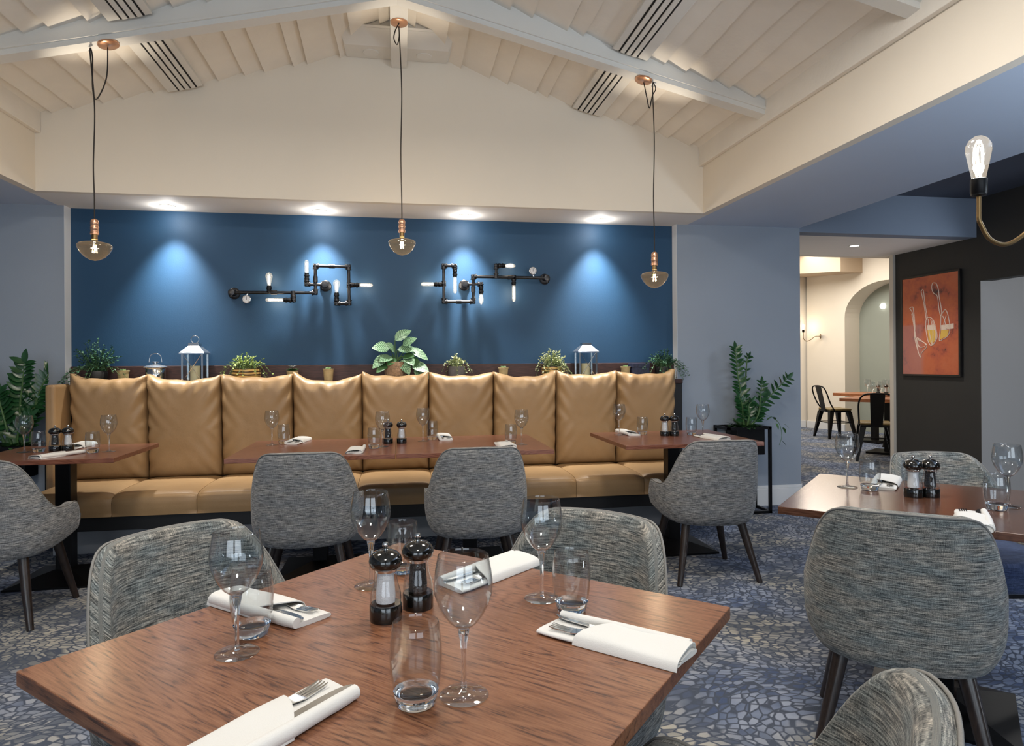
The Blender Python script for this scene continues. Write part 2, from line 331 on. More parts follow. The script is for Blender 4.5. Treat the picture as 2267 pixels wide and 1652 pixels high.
M['basket']=principled('woven_basket',(150,124,98),.85,var=.3,vscale=60,bump=.8,bscale=120); M['stonepot']=principled('grey_stone_pot',(92,92,94),.8,var=.2,vscale=30); M['tanpot']=principled('ribbed_tan_pot',(176,158,116),.6,var=.1,vscale=30); M['blackpot']=principled('black_pot',(22,22,22),.6); M['soil']=principled('soil',(40,30,24),1)
M['candle']=principled('candle_wax',(226,210,168),.5,sss=.2); M['lilac']=principled('lilac_petal',(190,184,210),.6)
M['navy']=principled('navy_box',(34,40,66),.5,var=.5,vscale=60); M['art']=painting(); M['line']=principled('pale_paint',(236,214,196),.6); M['liney']=principled('yellow_paint',(232,190,90),.6); M['framed']=principled('black_frame',(16,14,14),.4)
M['gaugef']=principled('gauge_face',(216,218,222),.3); M['tanpad']=principled('tan_seat_pad',(128,110,70),.4); M['greyin']=principled('grey_room_paint',(120,118,117),.7); M['slot']=principled('slot_black',(8,8,8),.8)
# ------------------------------------------------------------------ setting
def sbox(name,mat,*b,bevel=0):
    return struct(MB().box(*b).build(name,M[mat],bevel=bevel))
ZS=2.443
fl=sbox('floor','carpet',-4,10,-9.5,8,-.1,0)
sbox('wall_back','blue',-2.415,2.345,0,.12,0,ZS)
sbox('wall_left','grey',-4,-2.415,-.09,.12,0,ZS)
sbox('wall_right','grey',2.345,3.5037,-.09,.14,0,ZS)
# slim pale returns of the recess
sbox('trim_1','trimw',-2.4175,-2.4145,-.094,-.001,0,ZS); sbox('trim_2','trimw',2.3445,2.3475,-.094,-.001,0,ZS)
sbox('wall_outer','grey',-4.1,-4,-9.5,.12,0,ZS)
# gable above the alcove
g=MB(); 
g.prism([(-2.3999,ZS),(2.3869,ZS),(2.3869,2.98),(0,3.64),(-2.3999,2.98)],-.511,-.46,lambda a,b,h:(a,h,b)); struct(g.build('wall_gable',M['cream']))
sbox('ceiling_alcove','soffit_w',-2.46,2.447,-.46,.12,ZS,ZS+.05)
sbox('ceiling_left','soffit',-4,-2.46,-9.5,.12,ZS,ZS+.05)
sbox('ceiling_right','soffit',2.447,3.5037,-9.5,.14,ZS,ZS+.05)
sbox('wall_fascia_left','cream',-2.46,-2.40,-9.5,-.46,ZS,3.05)
sbox('wall_fascia_right','cream',2.387,2.447,-9.5,-.46,ZS,3.05)
sbox('trim_3','board',2.352,2.3865,-9.4,-.515,2.813,3.0,bevel=.004); sbox('trim_4','board',-2.3995,-2.365,-9.4,-.515,2.83,3.0,bevel=.004)
# sloping board ceilings: lapped wavy boards running along y
def boards(sg,name):
    mb=MB(); W=2.50; x=0; i=0
    rnd=random.Random(5 if sg>0 else 9)
    edges=[0]
    while edges[-1]<W: edges.append(edges[-1]+(rnd.uniform(.10,.14) if len(edges)%2 else rnd.uniform(.17,.22)))
    ny=90; y0,y1=-9.4,-.5
    for k in range(len(edges)-1):
        a,b=edges[k],edges[k+1]; ph=rnd.uniform(0,50)
        rows=[]
        for j in range(ny+1):
            y=y0+(y1-y0)*j/ny
            wa=.022*noise.noise(Vector((y*1.1,ph-50 if k==0 else edges[k]*37,0))) if k else 0
            wb=.022*noise.noise(Vector((y*1.1,edges[k+1]*37,0)))
            sag=.006*noise.noise(Vector((y*.9,ph,3)))
            xa,xb=a+wa,b+wb
            zt=lambda x:3.62-.2687*x
            # low side hangs .024, high side tucked up
            row=[(xa,zt(xa)-.001),(xb,zt(xb)-.034+sag),(xb,zt(xb)+.02)]
            rows.append([mb.vert((sg*p[0],y,p[1])) for p in row])
        for j in range(ny):
            for c in range(2):
                q=(rows[j][c],rows[j][c+1],rows[j+1][c+1],rows[j+1][c])
                mb.f.append(q if sg<0 else q[::-1])
    mb.f=[q[::-1] for q in mb.f]
    return struct(mb.build(name,M['board'],auto=25))
boards(1,'ceiling_slope_right'); boards(-1,'ceiling_slope_left')
def roofslab():
    mb=MB(); mb.prism([(-2.5,2.99),(0,3.66),(2.5,2.99),(2.5,3.1),(0,3.8),(-2.5,3.1)],-9.5,-.4,lambda a,b,h:(a,h,b)); return struct(mb.build('ceiling_roof',M['board']))
roofslab()
# rafters and ridge beam
for i,(ya,yb) in enumerate([(-1.47,-1.39),(-2.76,-2.68),(-4.05,-3.97)]):
    mb=MB()
    for sg in (1,-1):
        X=2.36
        zb=lambda x:2.868+.236*(2.36-x)
        mb.hexa([(sg*0,ya,zb(0)),(sg*X,ya,zb(X)),(sg*X,yb,zb(X)-.004),(sg*0,yb,zb(0)-.004),(sg*0,ya,3.63),(sg*X,ya,3.0),(sg*X,yb,3.0),(sg*0,yb,3.63)])
        mb.hexa([(0,ya-.012,zb(0)+.03),(sg*X,ya-.012,zb(X)+.03),(sg*X,ya,zb(X)+.03),(0,ya,zb(0)+.03),(0,ya-.012,zb(0)+.045),(sg*X,ya-.012,zb(X)+.045),(sg*X,ya,zb(X)+.045),(0,ya,zb(0)+.045)])
    struct(mb.build('beam',M['white']))
sbox('ridge_beam','white',-.044,.068,-9.4,-.5115,3.43,3.62,bevel=.004)
# boxed apex in front of the gable with two round covers
mb=MB(); mb.hexa([(-.36,-.512,3.488),(-.36,-.74,3.472),(.36,-.74,3.472),(.36,-.512,3.488),(-.40,-.512,3.54),(-.40,-.90,3.54),(.40,-.90,3.54),(.40,-.512,3.54)])
tb=struct(mb.build('trim_5',M['white'],bevel=.004))
mb=MB(); mb.hexa([(-.385,-.88,3.529),(.385,-.88,3.529),(.385,-.512,3.529),(-.385,-.512,3.529),(-.1,-.88,3.60),(.1,-.88,3.60),(.1,-.512,3.60),(-.1,-.512,3.60)]); mb.build('box_cheek',M['white'],tb)
for x in (-.185,.19):
    MB().lathe([(.052,3.472),(.055,3.474),(.055,3.49)],24,Matrix.Translation((x,-.63,0))).build('cover_disc',M['white'],tb)
# right side: header, higher dark ceiling, opening and charcoal wall
XB=5.3145
sbox('wall_header','dkblue',3.5037,XB,-.09,.05,2.408,2.80)
sbox('ceiling_slate','dkceil',3.5037,6.4,-9.5,.14,2.767,2.85)
sbox('wall_soffit_edge','soffit',3.46,3.5037,-9.5,-.0901,ZS+.001,2.767)
sbox('ceiling_passage','soffit_w',3.5037,XB,.05,1.08,2.408,2.5)
sbox('wall_charcoal','black_wall',XB,XB+.12,-.126,.93,0,2.767)
mb=MB(); mb.box(XB,XB+.12,-3.2,-.1261,1.997,2.767); mb.box(XB,XB+.12,-9.5,-3.2,0,2.767); struct(mb.build('wall_charcoal_lintel',M['black_wall']))
sbox('wall_jamb','greyin',XB+.0005,6.6,-.129,-.05,0,2.4)
sbox('wall_side_room','greyin',6.4,6.5,-9.5,-.13,0,2.767)
sbox('trim_6','trimc',XB-.03,XB+.05,.93,.985,0,2.408)
# far room
sbox('wall_far','cream',3.6,7.9,6.02,6.2,0,3.4)
fw=Vector((7.651,5.981,0)); fd=Vector((.18737,-.98229,0)); fn=Vector((-.98229,-.18737,0))
def FP(s,z,o=0): 
    p=fw+fd*s+fn*o; return (p.x,p.y,z)
mb=MB()
arch=[]
sc,hw,zs_,hz=1.68,.81,2.03,.57
na=24
cols=[(0,0)]
# wall with arched opening: strips
def strip(s0,s1,z00,z01,z10,z11):
    b=[mb.vert(FP(s0,z00)),mb.vert(FP(s1,z10)),mb.vert(FP(s1,z11)),mb.vert(FP(s0,z01))]; mb.f.append(tuple(b))
strip(0,sc-hw,0,3.4,0,3.4)
prev=None; ins=[]
for k in range(na+1):
    a=PI-PI*k/na; s=sc+hw*math.cos(a); z=zs_+hz*math.sin(a); ins.append((s,z))
for k in range(na): strip(ins[k][0],ins[k+1][0],ins[k][1],3.4,ins[k+1][1],3.4)
strip(sc+hw,5.6,0,3.4,0,3.4)
# reveal of the arch
full=[(sc-hw,0)]+ins+[(sc+hw,0)]
for k in range(len(full)-1):
    b=[mb.vert(FP(*full[k])),mb.vert(FP(*full[k+1])),mb.vert(FP(*full[k+1],-.35)),mb.vert(FP(*full[k],-.35))]; mb.f.append(tuple(b))
struct(mb.build('wall_arch',M['cream']))
mb=MB(); b=[mb.vert(FP(-.2,0,-.35)),mb.vert(FP(6,0,-.35)),mb.vert(FP(6,3.4,-.35)),mb.vert(FP(-.2,3.4,-.35))]; mb.f.append(tuple(b)); struct(mb.build('wall_niche',M['sage']))
sbox('ceiling_far','soffit_w',3.5,9.6,1.08,8,3.2,3.3)
sbox('wall_far_bulkhead','cream',3.5,XB+.2,1.08,1.16,2.408,3.2)
mb=MB()
mb.hexa([FP(-.1,2.86,0),FP(1.25,2.78,0),FP(1.25,2.78,.5),FP(-.1,2.86,.9),FP(-.1,3.2,0),FP(1.25,3.2,0),FP(1.25,3.2,.5),FP(-.1,3.2,.9)]); struct(mb.build('wall_far_beam',principled('tan_paint',(190,170,146),.7)))
mb=MB(); 
mb.hexa([FP(0,0,0),FP(sc-hw,0,0),FP(sc-hw,0,.018),FP(0,0,.018),FP(0,.125,0),FP(sc-hw,.125,0),FP(sc-hw,.125,.018),FP(0,.125,.018)])
struct(mb.build('baseboard_far',M['trimw'])); sbox('baseboard_back','trimw',5.5,7.63,6.0,6.02,0,.125)
sbox('wall_passage_side','cream',3.44,3.5,.14,1.1,0,2.45)
sbox('wall_far_side','cream',3.4,3.5,1.1,6.2,0,3.3); sbox('wall_far_end','cream',XB+.125,9.6,-.05,.9,0,3.3)
# baseboard of grey pier (0.13 m tall with a moulded top)
mb=MB(); mb.box(2.36,3.505,-.112,-.09,0,.15); mb.box(2.36,3.505,-.104,-.09,.15,.175); struct(mb.build('baseboard_right',M['trimw'],bevel=.004))
mb=MB(); mb.box(-4,-2.42,-.112,-.09,0,.15); mb.box(-4,-2.42,-.104,-.09,.15,.175); struct(mb.build('baseboard_left',M['trimw'],bevel=.004))
# wall behind the camera; its windows are invented for the fill light
sbox('wall_front','grey',-4.1,6.5,-9.6,-9.5,0,.5)
mb=MB(); mb.box(-4.1,-3.2,-9.6,-9.5,.5,3.6); mb.box(3.4,6.5,-9.6,-9.5,.5,3.6); mb.box(-.2,.2,-9.6,-9.5,.5,3.6); mb.box(-4.1,6.5,-9.6,-9.5,2.4,3.8); struct(mb.build('wall_front_upper',M['grey']))
def added_window(n,fn,a0,a1,z0,z1):  # frame and pane of an unseen window, added to back a fill light
    mb=MB()
    for b0,b1,c0,c1 in ((a0,a0+.06,z0,z1),(a1-.06,a1,z0,z1),(a0+.06,a1-.06,z0,z0+.06),(a0+.06,a1-.06,z1-.06,z1),((a0+a1)/2-.025,(a0+a1)/2+.025,z0+.06,z1-.06)): mb.box(*fn(b0,b1,c0,c1,.05))
    w=struct(mb.build('window_%d'%n,M['trimw'])); MB().box(*fn(a0+.06,a1-.06,z0+.06,z1-.06,.006)).build('pane',M['pane'],w)
FN=lambda a,b,c,d,t:(a,b,-9.55-t/2,-9.55+t/2,c,d)
added_window(1,FN,-3.2,-.2,.5,2.4); added_window(2,FN,.2,3.4,.5,2.4); added_window(3,lambda a,b,c,d,t:(6.37-t/2,6.37+t/2,a,b,c,d),-6.6,-3.9,.1,2.0)  # third frame is added on the solid side wall to match the side fill
# ------------------------------------------------------------------ ledge with wood upstand
mb=MB(); mb.box(-2.41,2.34,-.215,-.002,1.085,1.12); mb.box(-2.41,2.34,-.03,-.002,1.12,1.259); struct(mb.build('trim_7',M['darkwood'],bevel=.003))
struct(MB().box(-2.41,2.34,-.20,-.005,0,1.085).build('trim_8',M['blackp']))
# ------------------------------------------------------------------ banquette
bq=thing('banquette','long tan leather banquette with nine tall back cushions along the blue wall','banquette',(0,-.55,0))
LY=-.55
CX0,CW=-2.3045,.5057
for k in range(9):
    rnd=random.Random(40+k); ph=rnd.uniform(0,20); e0,e1=rnd.uniform(.3,1.2),rnd.uniform(.3,1.2); sag=rnd.uniform(.012,.035); cw=CW-.004
    if k==3: sag=.05
    def f(u,v,back=False):
        x=CX0+k*CW+.002+cw*u
        eu=min(u,1-u); 
        prof=1-(abs(2*u-1))**5
        pv=(1-(max(0,2*v-1))**6)*(1-(max(0,1-2*v))**10)
        puff=.085*(max(prof,0)**.55)*(max(pv,0)**.5)
        ear=(math.exp(-((u)/.10)**2)*e0+math.exp(-((1-u)/.10)**2)*e1)*.022
        top=1.185-sag*math.sin(PI*u)+ear+.004*math.sin(u*17+ph)
        z=.445+(top-.445)*v
        # gathered creases running in from the seams, fading towards the middle
        dd=eu*cw
        cre=math.exp(-dd/.06)*.019*math.sin((v*34+(dd*60)*(1 if v>.5 else -1)+ph))*(0.35+.65*noise.noise(Vector((v*5,ph,k)))**2+.3)
        cre+=.012*math.exp(-((1-v)/.14)**2)*noise.noise(Vector((u*9+ph,v*7,0)))*1.6
        cre+=.004*noise.noise(Vector((u*4+ph,v*5,k)))
        y=-.235-puff-cre*(1 if puff>.01 else .3)-.045*v*v
        if back: y=-.2165+.0*puff
        return (x,y-LY,z)
    mb=MB(); nu,nv=40,44
    mb.grid(nu,nv,lambda u,v:f(u,v)); n0=len(mb.v)
    mb.grid(nu,nv,lambda u,v:f(u,v,True),flip=True)
    for i in range(nu-1):
        for (j) in (0,nv-1):
            a,b2=i*nv+j,(i+1)*nv+j; q=(a,n0+a,n0+b2,b2); mb.f.append(q if j==0 else q[::-1])
    for j in range(nv-1):
        for i in (0,nu-1):
            a,b2=i*nv+j,i*nv+j+1; q=(a,b2,n0+b2,n0+a); mb.f.append(q if i==0 else q[::-1])
    o=mb.build('back_cushion',M['leather'],bq,smooth=True)
    # seat pad
    def pad(x0,x1):
        def g(u,v):
            # profile around front: from back top -> front top -> front bottom
            x=x0+(x1-x0)*u; ed=1-(abs(2*u-1))**8
            pts=[(-.24,.452),(-.40,.462),(-.58,.464),(-.75,.460),(-.83,.455),(-.868,.444),(-.885,.425),(-.892,.395),(-.890,.35),(-.882,.309),(-.80,.307),(-.30,.307)]
            t=v*(len(pts)-1); i=min(int(t),len(pts)-2); fr=t-i
            y=pts[i][0]*(1-fr)+pts[i+1][0]*fr; z=pts[i][1]*(1-fr)+pts[i+1][1]*fr
            d=(1-ed)*.016
            if i<9: 
                z-=d*(1 if i<6 else .2); y+=d*(1 if i>=4 else 0)
            return (x,y-LY,z)
        return g
    mb=MB(); mb.grid(24,34,pad(CX0+k*CW+.0015,CX0+(k+1)*CW-.0015)); nv=34
    mb.f.append(tuple(range(nv))); mb.f.append(tuple(reversed(range(23*nv,24*nv))))
    mb.build('seat_cushion',M['leather'],bq,auto=60)
MB().box(CX0-.0,CX0+9*CW,-.86-LY,-.25-LY,.218,.306).build('plinth',M['blackp'],bq,bevel=.003)
MB().box(CX0+.02,CX0+9*CW-.02,-.56-LY,-.25-LY,0,.2175).build('base_panel',M['grey_base'],bq)
MB().box(CX0-.075,CX0-.012,-.46-LY,-.22-LY,.02,1.135).build('end_panel',M['leather'],bq,bevel=.02,seg=4)
# ------------------------------------------------------------------ tables
def make_table(name,label,loc,rz,lx,ly,top,base=.46,group=None,thick=.026,col=.085):
    t=thing(name,label,'table',loc,rz,group)
    MB().box(-lx/2,lx/2,-ly/2,ly/2,.75-thick,.75).build('tabletop',M[top],t,bevel=.002)
    MB().box(-col/2,col/2,-col/2,col/2,.03,.7235).build('column',M['bmetal'],t,bevel=.004)
    h=base/2
    mb=MB(); mb.box(-h,h,-h,h,.0,.012); mb.hexa([(-h,-h,.012),(h,-h,.012),(h,h,.012),(-h,h,.012),(-.05,-.05,.06),(.05,-.05,.06),(.05,.05,.06),(-.05,.05,.06)])
    mb.build('base_plate',M['bmetal'],t)
    MB().box(-.2,.2,-.03,.03,.70,.7238).build('top_bracket',M['bmetal'],t)
    return t
R=math.radians
make_table('dining_table','oak veneer table in the foreground laid for four with its corner towards the wall',(.02,-4.135,0),R(-43),.94,.94,'table',.5)
G='tables along the banquette'
make_table('dining_table','leftmost banquette table, by the plant at the left photo edge',(-1.97,-1.07,0),0,.80,.70,'table2',group=G)
make_table('dining_table','left one of the two tables pushed together at the middle of the banquette',(-.487,-1.175,0),0,.922,.846,'table2',group=G)
make_table('dining_table','right one of the two tables pushed together at the middle of the banquette',(.4405,-1.175,0),0,.922,.846,'table2',group=G)
make_table('dining_table','table at the right end of the banquette beside the black metal plant stand',(1.838,-1.135,0),0,.925,.775,'table2',group=G)
make_table('dining_table','dark glossy table on the right below the orange artwork, reflecting its glasses',(1.945,-3.29,0),R(-44.3),.94,.82,'table3',.46)
# ------------------------------------------------------------------ tub chairs
def chair_plan(q):
    """q -1..1 along the U; returns x,y (forward = +y) of the outer line at mid height and |q| class"""
    A,B=.285,.275; a=abs(q); sg=1 if q>=0 else -1
    qe=.70
    if a<=qe:
        ph=a/qe*PI/2; n=2/2.7
        return sg*A*math.sin(ph)**n, -B*math.cos(ph)**n+0.0, ph
    return sg*(A-.004*((a-qe)/(1-qe))**2), (a-qe)/(1-qe)*.175, PI/2+(a-qe)/(1-qe)
def interp(t,pts):
    for i in range(len(pts)-1):
        if t<=pts[i+1][0]:
            a=(t-pts[i][0])/(pts[i+1][0]-pts[i][0]); a=a*a*(3-2*a) if False else a
            return pts[i][1]*(1-a)+pts[i+1][1]*a
    return pts[-1][1]
TOP=[(0,.832),(.5,.828),(.62,.82),(.74,.80),(.86,.765),(.98,.715),(1.1,.655),(1.22,.603),(1.35,.566),(1.5,.548),(1.8,.541),(2.1,.55),(2.3,.546),(2.45,.52),(2.5708,.47)]
BOT=[(0,.333),(1.0,.338),(1.57,.355),(2.1,.37),(2.5708,.39)]
def shell_pt(q,v,off=0):
    x,y,ph=chair_plan(q); x2,y2,_=chair_plan(min(1,q+.01)); x1,y1,_=chair_plan(max(-1,q-.01))
    zt=interp(ph,TOP); zb=interp(ph,BOT); z=zb+(zt-zb)*v
    w=max(0,-y/.275)
    k=1-.15*(max(0,.50-z)/.167)**3.0 - .05*max(0,z-.55)/.28*(1-w*.3)
    x*=k; y=y*(1-.13*(max(0,.50-z)/.167)**3.0)-.20*max(0,z-.45)*w
    tx,ty=x2-x1,y2-y1; L=math.hypot(tx,ty) or 1; nx,ny=-ty/L,tx/L   # inward
    return Vector((x+nx*off,y+ny*off,z))
# leg proto etc.
def make_chair(label,fabmat):
    t=thing('tub_chair',label,'chair',group='tweed tub chairs')
    mb=MB(); nq,nv=57,18; th=.048
    qs=[-1+2*i/(nq-1) for i in range(nq)]; 
    # arc length for uv
    arc=[0]
    for i in range(1,nq):
        a=shell_pt(qs[i],.4); b=shell_pt(qs[i-1],.4); arc.append(arc[-1]+(a-b).length)
    # cross-section ring: outer bottom -> outer top -> rounded rim -> inner top -> inner bottom
    ring=[]
    for j in range(nv): ring.append((j/(nv-1)*.965,0))
    ring+=[(.985,th*.10),(.998,th*.32),(1.0,th*.5),(.998,th*.68),(.985,th*.9)]
    for j in range(nv): ring.append(((nv-1-j)/(nv-1)*.965,th))
    nr=len(ring); idx=[]
    for i,q in enumerate(qs):
        row=[]
        for j,(v,o) in enumerate(ring):
            p=shell_pt(q,v,o)
            # close the arm fronts softly
            row.append(mb.vert(p,(arc[i],p.z+(.9 if o>th*.5 else 0)+o)))
        idx.append(row)
    for i in range(nq-1):
        for j in range(nr-1): mb.f.append((idx[i][j],idx[i+1][j],idx[i+1][j+1],idx[i][j+1]))
        mb.f.append((idx[i][nr-1],idx[i+1][nr-1],idx[i+1][0],idx[i][0]))
    # arm front caps: bulged
    for i,sg in ((0,-1),(nq-1,1)):
        m=nr//2; half=[]
        lay=[idx[i][:]]
        cx=mb.v[idx[i][0]]
        for d,(fw_,sh) in enumerate([(.014,.86),(.022,.6),(.025,.25)]):
            pts=[Vector(mb.v[k]) for k in idx[i]]; c=sum(pts,Vector())/len(pts)
            row=[mb.vert(Vector((c.x+(p.x-c.x)*sh,p.y+fw_,c.z+(p.z-c.z)*(1-(1-sh)*.28))),(arc[i]+sg*fw_*2+(p.x-c.x),p.z)) for p in pts]
            lay.append(row)
        for a,b in zip(lay,lay[1:]):
            for j in range(nr):
                q=(a[j],a[(j+1)%nr],b[(j+1)%nr],b[j]); mb.f.append(q if sg>0 else q[::-1])
        mb.f.append(tuple(lay[-1]) if sg>0 else tuple(reversed(lay[-1])))
    mb.build('shell',M[fabmat],t,smooth=True)
    # piping on the outer rim
    mb=MB(); mb.tube([shell_pt(q,.992,.004) for q in qs],.0034,6); mb.build('piping',M['piping'],t,smooth=True)
    # seat cushion
    outl=[]
    for q in qs:
        p=shell_pt(q,.25,th+.004); outl.append((p.x,p.y))
    fr=[( .235*math.cos(a),.19+.075*math.sin(a)**.6) for a in [PI*i/14 for i in range(1,14)]]
    outl=outl+fr[0:]
    c=Vector((0,0)); mb=MB(); lay=[]
    for (z,s) in [(.352,.93),(.36,.985),(.38,1.0),(.44,1.0),(.46,.985),(.472,.94),(.478,.8),(.482,.5)]:
        lay.append([mb.vert((x*s,y*s,z),(x*s+z*.3,y*s+z)) for x,y in outl])
    n=len(outl)
    for a,b in zip(lay,lay[1:]):
        for j in range(n): mb.f.append((a[j],a[(j+1)%n],b[(j+1)%n],b[j]))
    mb.f.append(tuple(reversed(lay[0]))); mb.f.append(tuple(lay[-1]))
    mb.build('seat',M['seatf'],t,smooth=True)
    mb=MB(); lay=[]
    for (z,s) in [(.322,.80),(.354,.86)]: lay.append([mb.vert((x*s,y*s,z)) for x,y in outl])
    for j in range(n): mb.f.append((lay[0][j],lay[0][(j+1)%n],lay[1][(j+1)%n],lay[1][j]))
    mb.f.append(tuple(reversed(lay[0]))); mb.f.append(tuple(lay[1])); mb.build('seat_frame',M['blackp'],t)
    for sx in (-1,1):
        for (ty,by) in ((-.15,-.235),(.165,.22)):
            mb=MB(); mb.tube([(sx*.165,ty,.335),(sx*.2,(ty+by)/2,.17),(sx*.238,by,0)],[.0245,.021,.0155],12); mb.build('leg',M['legwood'],t,auto=50)
    return t
c0=make_chair('grey tweed tub chair cut by the left photo edge','fab')
c0.location=(-1.985,-1.675,0)
CH=[((-.487,-1.70),0,'grey tweed tub chair at the left one of the joined tables'),
((.42,-1.69),0,'grey tweed tub chair at the right one of the joined tables'),
((1.80,-1.685),R(-3),'grey tweed tub chair in front of the tall black plant stand')]
for (x,y),rz,l in CH: dup(c0,(x,y,0),rz,l)
c1=make_chair('tweed tub chair at the far left side of the foreground table','fab2'); c1.location=(-.385,-3.735,0); c1.rotation_euler=(0,0,R(180+46))
CH2=[((.355,-3.785),R(180-44),'tweed tub chair at the far right side of the foreground table'),
((1.625,-3.47),R(-38),'large tweed tub chair with its back to the viewer at the dark glossy table'),
((2.42,-2.97),R(171),'tweed tub chair at the far side of the dark glossy table, blue seat visible'),
((.395,-4.49),R(48),'tweed tub chair cropped by the bottom photo edge, right of the foreground table'),
((-.36,-4.50),R(-43),'tweed tub chair hidden under the near left side of the foreground table')]
for (x,y),rz,l in CH2: dup(c1,(x,y,0),rz,l)
# ------------------------------------------------------------------ tableware
def glass_body(prof_out,wall,z_in):
    """closed thin wall: outer profile up then inner down"""
    inner=[(max(.0015,r-wall),max(z,z_in)) for r,z in prof_out if z>=z_in-1e-6]
    top=prof_out[-1]
    return prof_out+[(top[0]-wall*.5,top[1]+wall*.6)]+list(reversed(inner))
def make_wine():
    t=thing('wine_glass','','wine glass',group='wine glasses')
    out=[(.006,.105),(.014,.1085),(.022,.115),(.031,.127),(.039,.142),(.0445,.158),(.046,.170),(.0455,.182),(.0435,.197),(.041,.210),(.0395,.2185)]
    out=[(r,z) for r,z in out]
    mb=MB(); mb.lathe(glass_body(out,.0012,.1075),40,cap0=True,cap1=True); mb.build('bowl',M['glass'],t,auto=50)
    mb=MB(); mb.lathe([(.0045,.006),(.0040,.02),(.0038,.05),(.0042,.07),(.0065,.088),(.0085,.098),(.0095,.105),(.012,.1083)],20); mb.build('stem',M['sglass'],t,auto=60)
    mb=MB(); mb.lathe([(.037,0),(.0385,.0012),(.037,.0024),(.02,.0045),(.009,.0075),(.005,.012)],40); mb.build('foot',M['glass'],t,auto=60)
    return t
def make_tumbler():
    t=thing('tumbler','','tumbler',group='tumblers')
    out=[(.0275,.0),(.031,.008),(.0355,.03),(.0385,.055),(.0395,.075),(.0385,.095),(.0365,.112),(.035,.124)]
    mb=MB(); mb.lathe([(r,z) for r,z in glass_body([(r+.0002,z) for r,z in out if z>.015],.0014,.0225)],40,cap0=False,cap1=False); mb.build('body',M['glass'],t,auto=50)
    mb=MB(); mb.lathe([(.0255,0.0),(.0285,.0015),(.031,.009),(.0342,.022),(.028,.020),(.012,.0185)],40); mb.build('base',M['sglass'],t,auto=60)
    return t
def make_mill(kind):
    t=thing(kind+'_mill','','mill',group=kind+' mills')
    MB().lathe([(.032,0),(.0325,.003),(.0325,.03),(.031,.033)],28).build('base',M['capblk'],t,auto=40)
    out=[(.0305,.0332),(.031,.045),(.029,.06),(.0245,.075),(.0225,.088),(.0225,.098)]
    MB().lathe(out,28,cap0=False,cap1=False).build('body',M['acrylic'],t,auto=60)
    MB().lathe([(.019,.036),(.0195,.05),(.018,.07),(.0165,.096)],24).build('contents',M[kind],t,auto=60)
    MB().lathe([(.0225,.098),(.0235,.102),(.0235,.104)],24).build('collar',M['chrome'],t,auto=40)
    MB().lathe([(.02,.1035),(.028,.105),(.0325,.111),(.0335,.119),(.031,.128),(.025,.135),(.016,.1395),(.007,.1415)],28).build('cap',M['capblk'],t,auto=60)
    MB().lathe([(.004,.141),(.0035,.146),(.0062,.148),(.0066,.152),(.005,.1555)],14).build('knob',M['chrome'],t,auto=60)
    return t
def make_napkin():
    t=thing('napkin','','napkin',group='folded napkins')
    L,W=.27,.092
    rr=random.Random(3)
    def sec(x,a,w,h,z0):
        c,s=math.cos(a),math.sin(a); n=.55
        return (x,w/2*(1 if c>=0 else -1)*abs(c)**n, z0+h/2+h/2*(1 if s>=0 else -1)*abs(s)**n)
    mb=MB(); nx,na=14,28
    def back(u,v):
        x=-L/2+L*u; a=2*PI*v; wob=1+.03*math.sin(u*9)
        p=sec(x,a,W*wob*(.97 if u<.9 else .97-.5*(u-.9)),.010,0); return (p[0]+ (.012*(p[1]/W)),p[1],p[2])
    mb.grid(nx,na,back); mb.f.append(tuple(range(na))); mb.f.append(tuple(reversed(range((nx-1)*na,nx*na))))
    mb.build('back_fold',M['linen'],t,auto=70)
    # rolled edge on the knife side
    mb=MB(); mb.tube([(-L/2+.004,-W/2+.008,.0125),(0,-W/2+.006,.012),(L/2-.004,-W/2+.009,.0115)],[.0122,.0118,.0105],12); mb.build('rolled_edge',M['linen'],t,auto=70)
    # front wrap with a slanting mouth
    mb=MB()
    def wrapf(u,v,o):
        y=-W/2-.003+(W+.006)*v; mouth=.005+.055*v+.008*math.sin(PI*v); x=-L/2-.003+(mouth+L/2+.003)*u
        pr=1-(abs(2*v-1))**6; z=.003+(.0165+.004*(1-v))*max(pr,0)**.5+.002*math.sin(u*6+v*4)*pr
        return (x,y,z+o)
    nu,nv=14,22
    mb.grid(nu,nv,lambda u,v:wrapf(u,v,0)); n0=len(mb.v)
    mb.grid(nu,nv,lambda u,v:wrapf(u,v,-.0022),flip=True)
    for i in range(nu-1):
        for j in (0,nv-1):
            a,b2=i*nv+j,(i+1)*nv+j; q=(a,n0+a,n0+b2,b2); mb.f.append(q if j==0 else q[::-1])
    for j in range(nv-1):
        for i in (0,nu-1):
            a,b2=i*nv+j,i*nv+j+1; q=(a,b2,n0+b2,n0+a); mb.f.append(q if i==0 else q[::-1])
    mb.build('front_wrap',M['linen'],t,auto=70)
    for k in range(3):
        MB().box(-L/2-.0015-.001*k,-L/2+.02,-W/2+.012+.004*k,W/2-.010-.006*k,.0035+.0035*k,.0058+.0035*k).build('cut_fold',M['linen'],t,bevel=.0009)
    return t
def plate_strip(mb,pts,t=.0016):
    """pts: (x, yleft, yright, z)"""
    b=len(mb.v); n=len(pts)
    for x,yl,yr,z in pts:
        mb.vert((x,yl,z+t)); mb.vert((x,yr,z+t)); mb.vert((x,yr,z)); mb.vert((x,yl,z))
    for i in range(n-1):
        for j in range(4):
            a=b+4*i+j; c=b+4*i+(j+1)%4; mb.f.append((a,a+4,c+4,c)) 
    mb.f.append((b,b+1,b+2,b+3)); e=b+4*(n-1); mb.f.append((e+3,e+2,e+1,e))
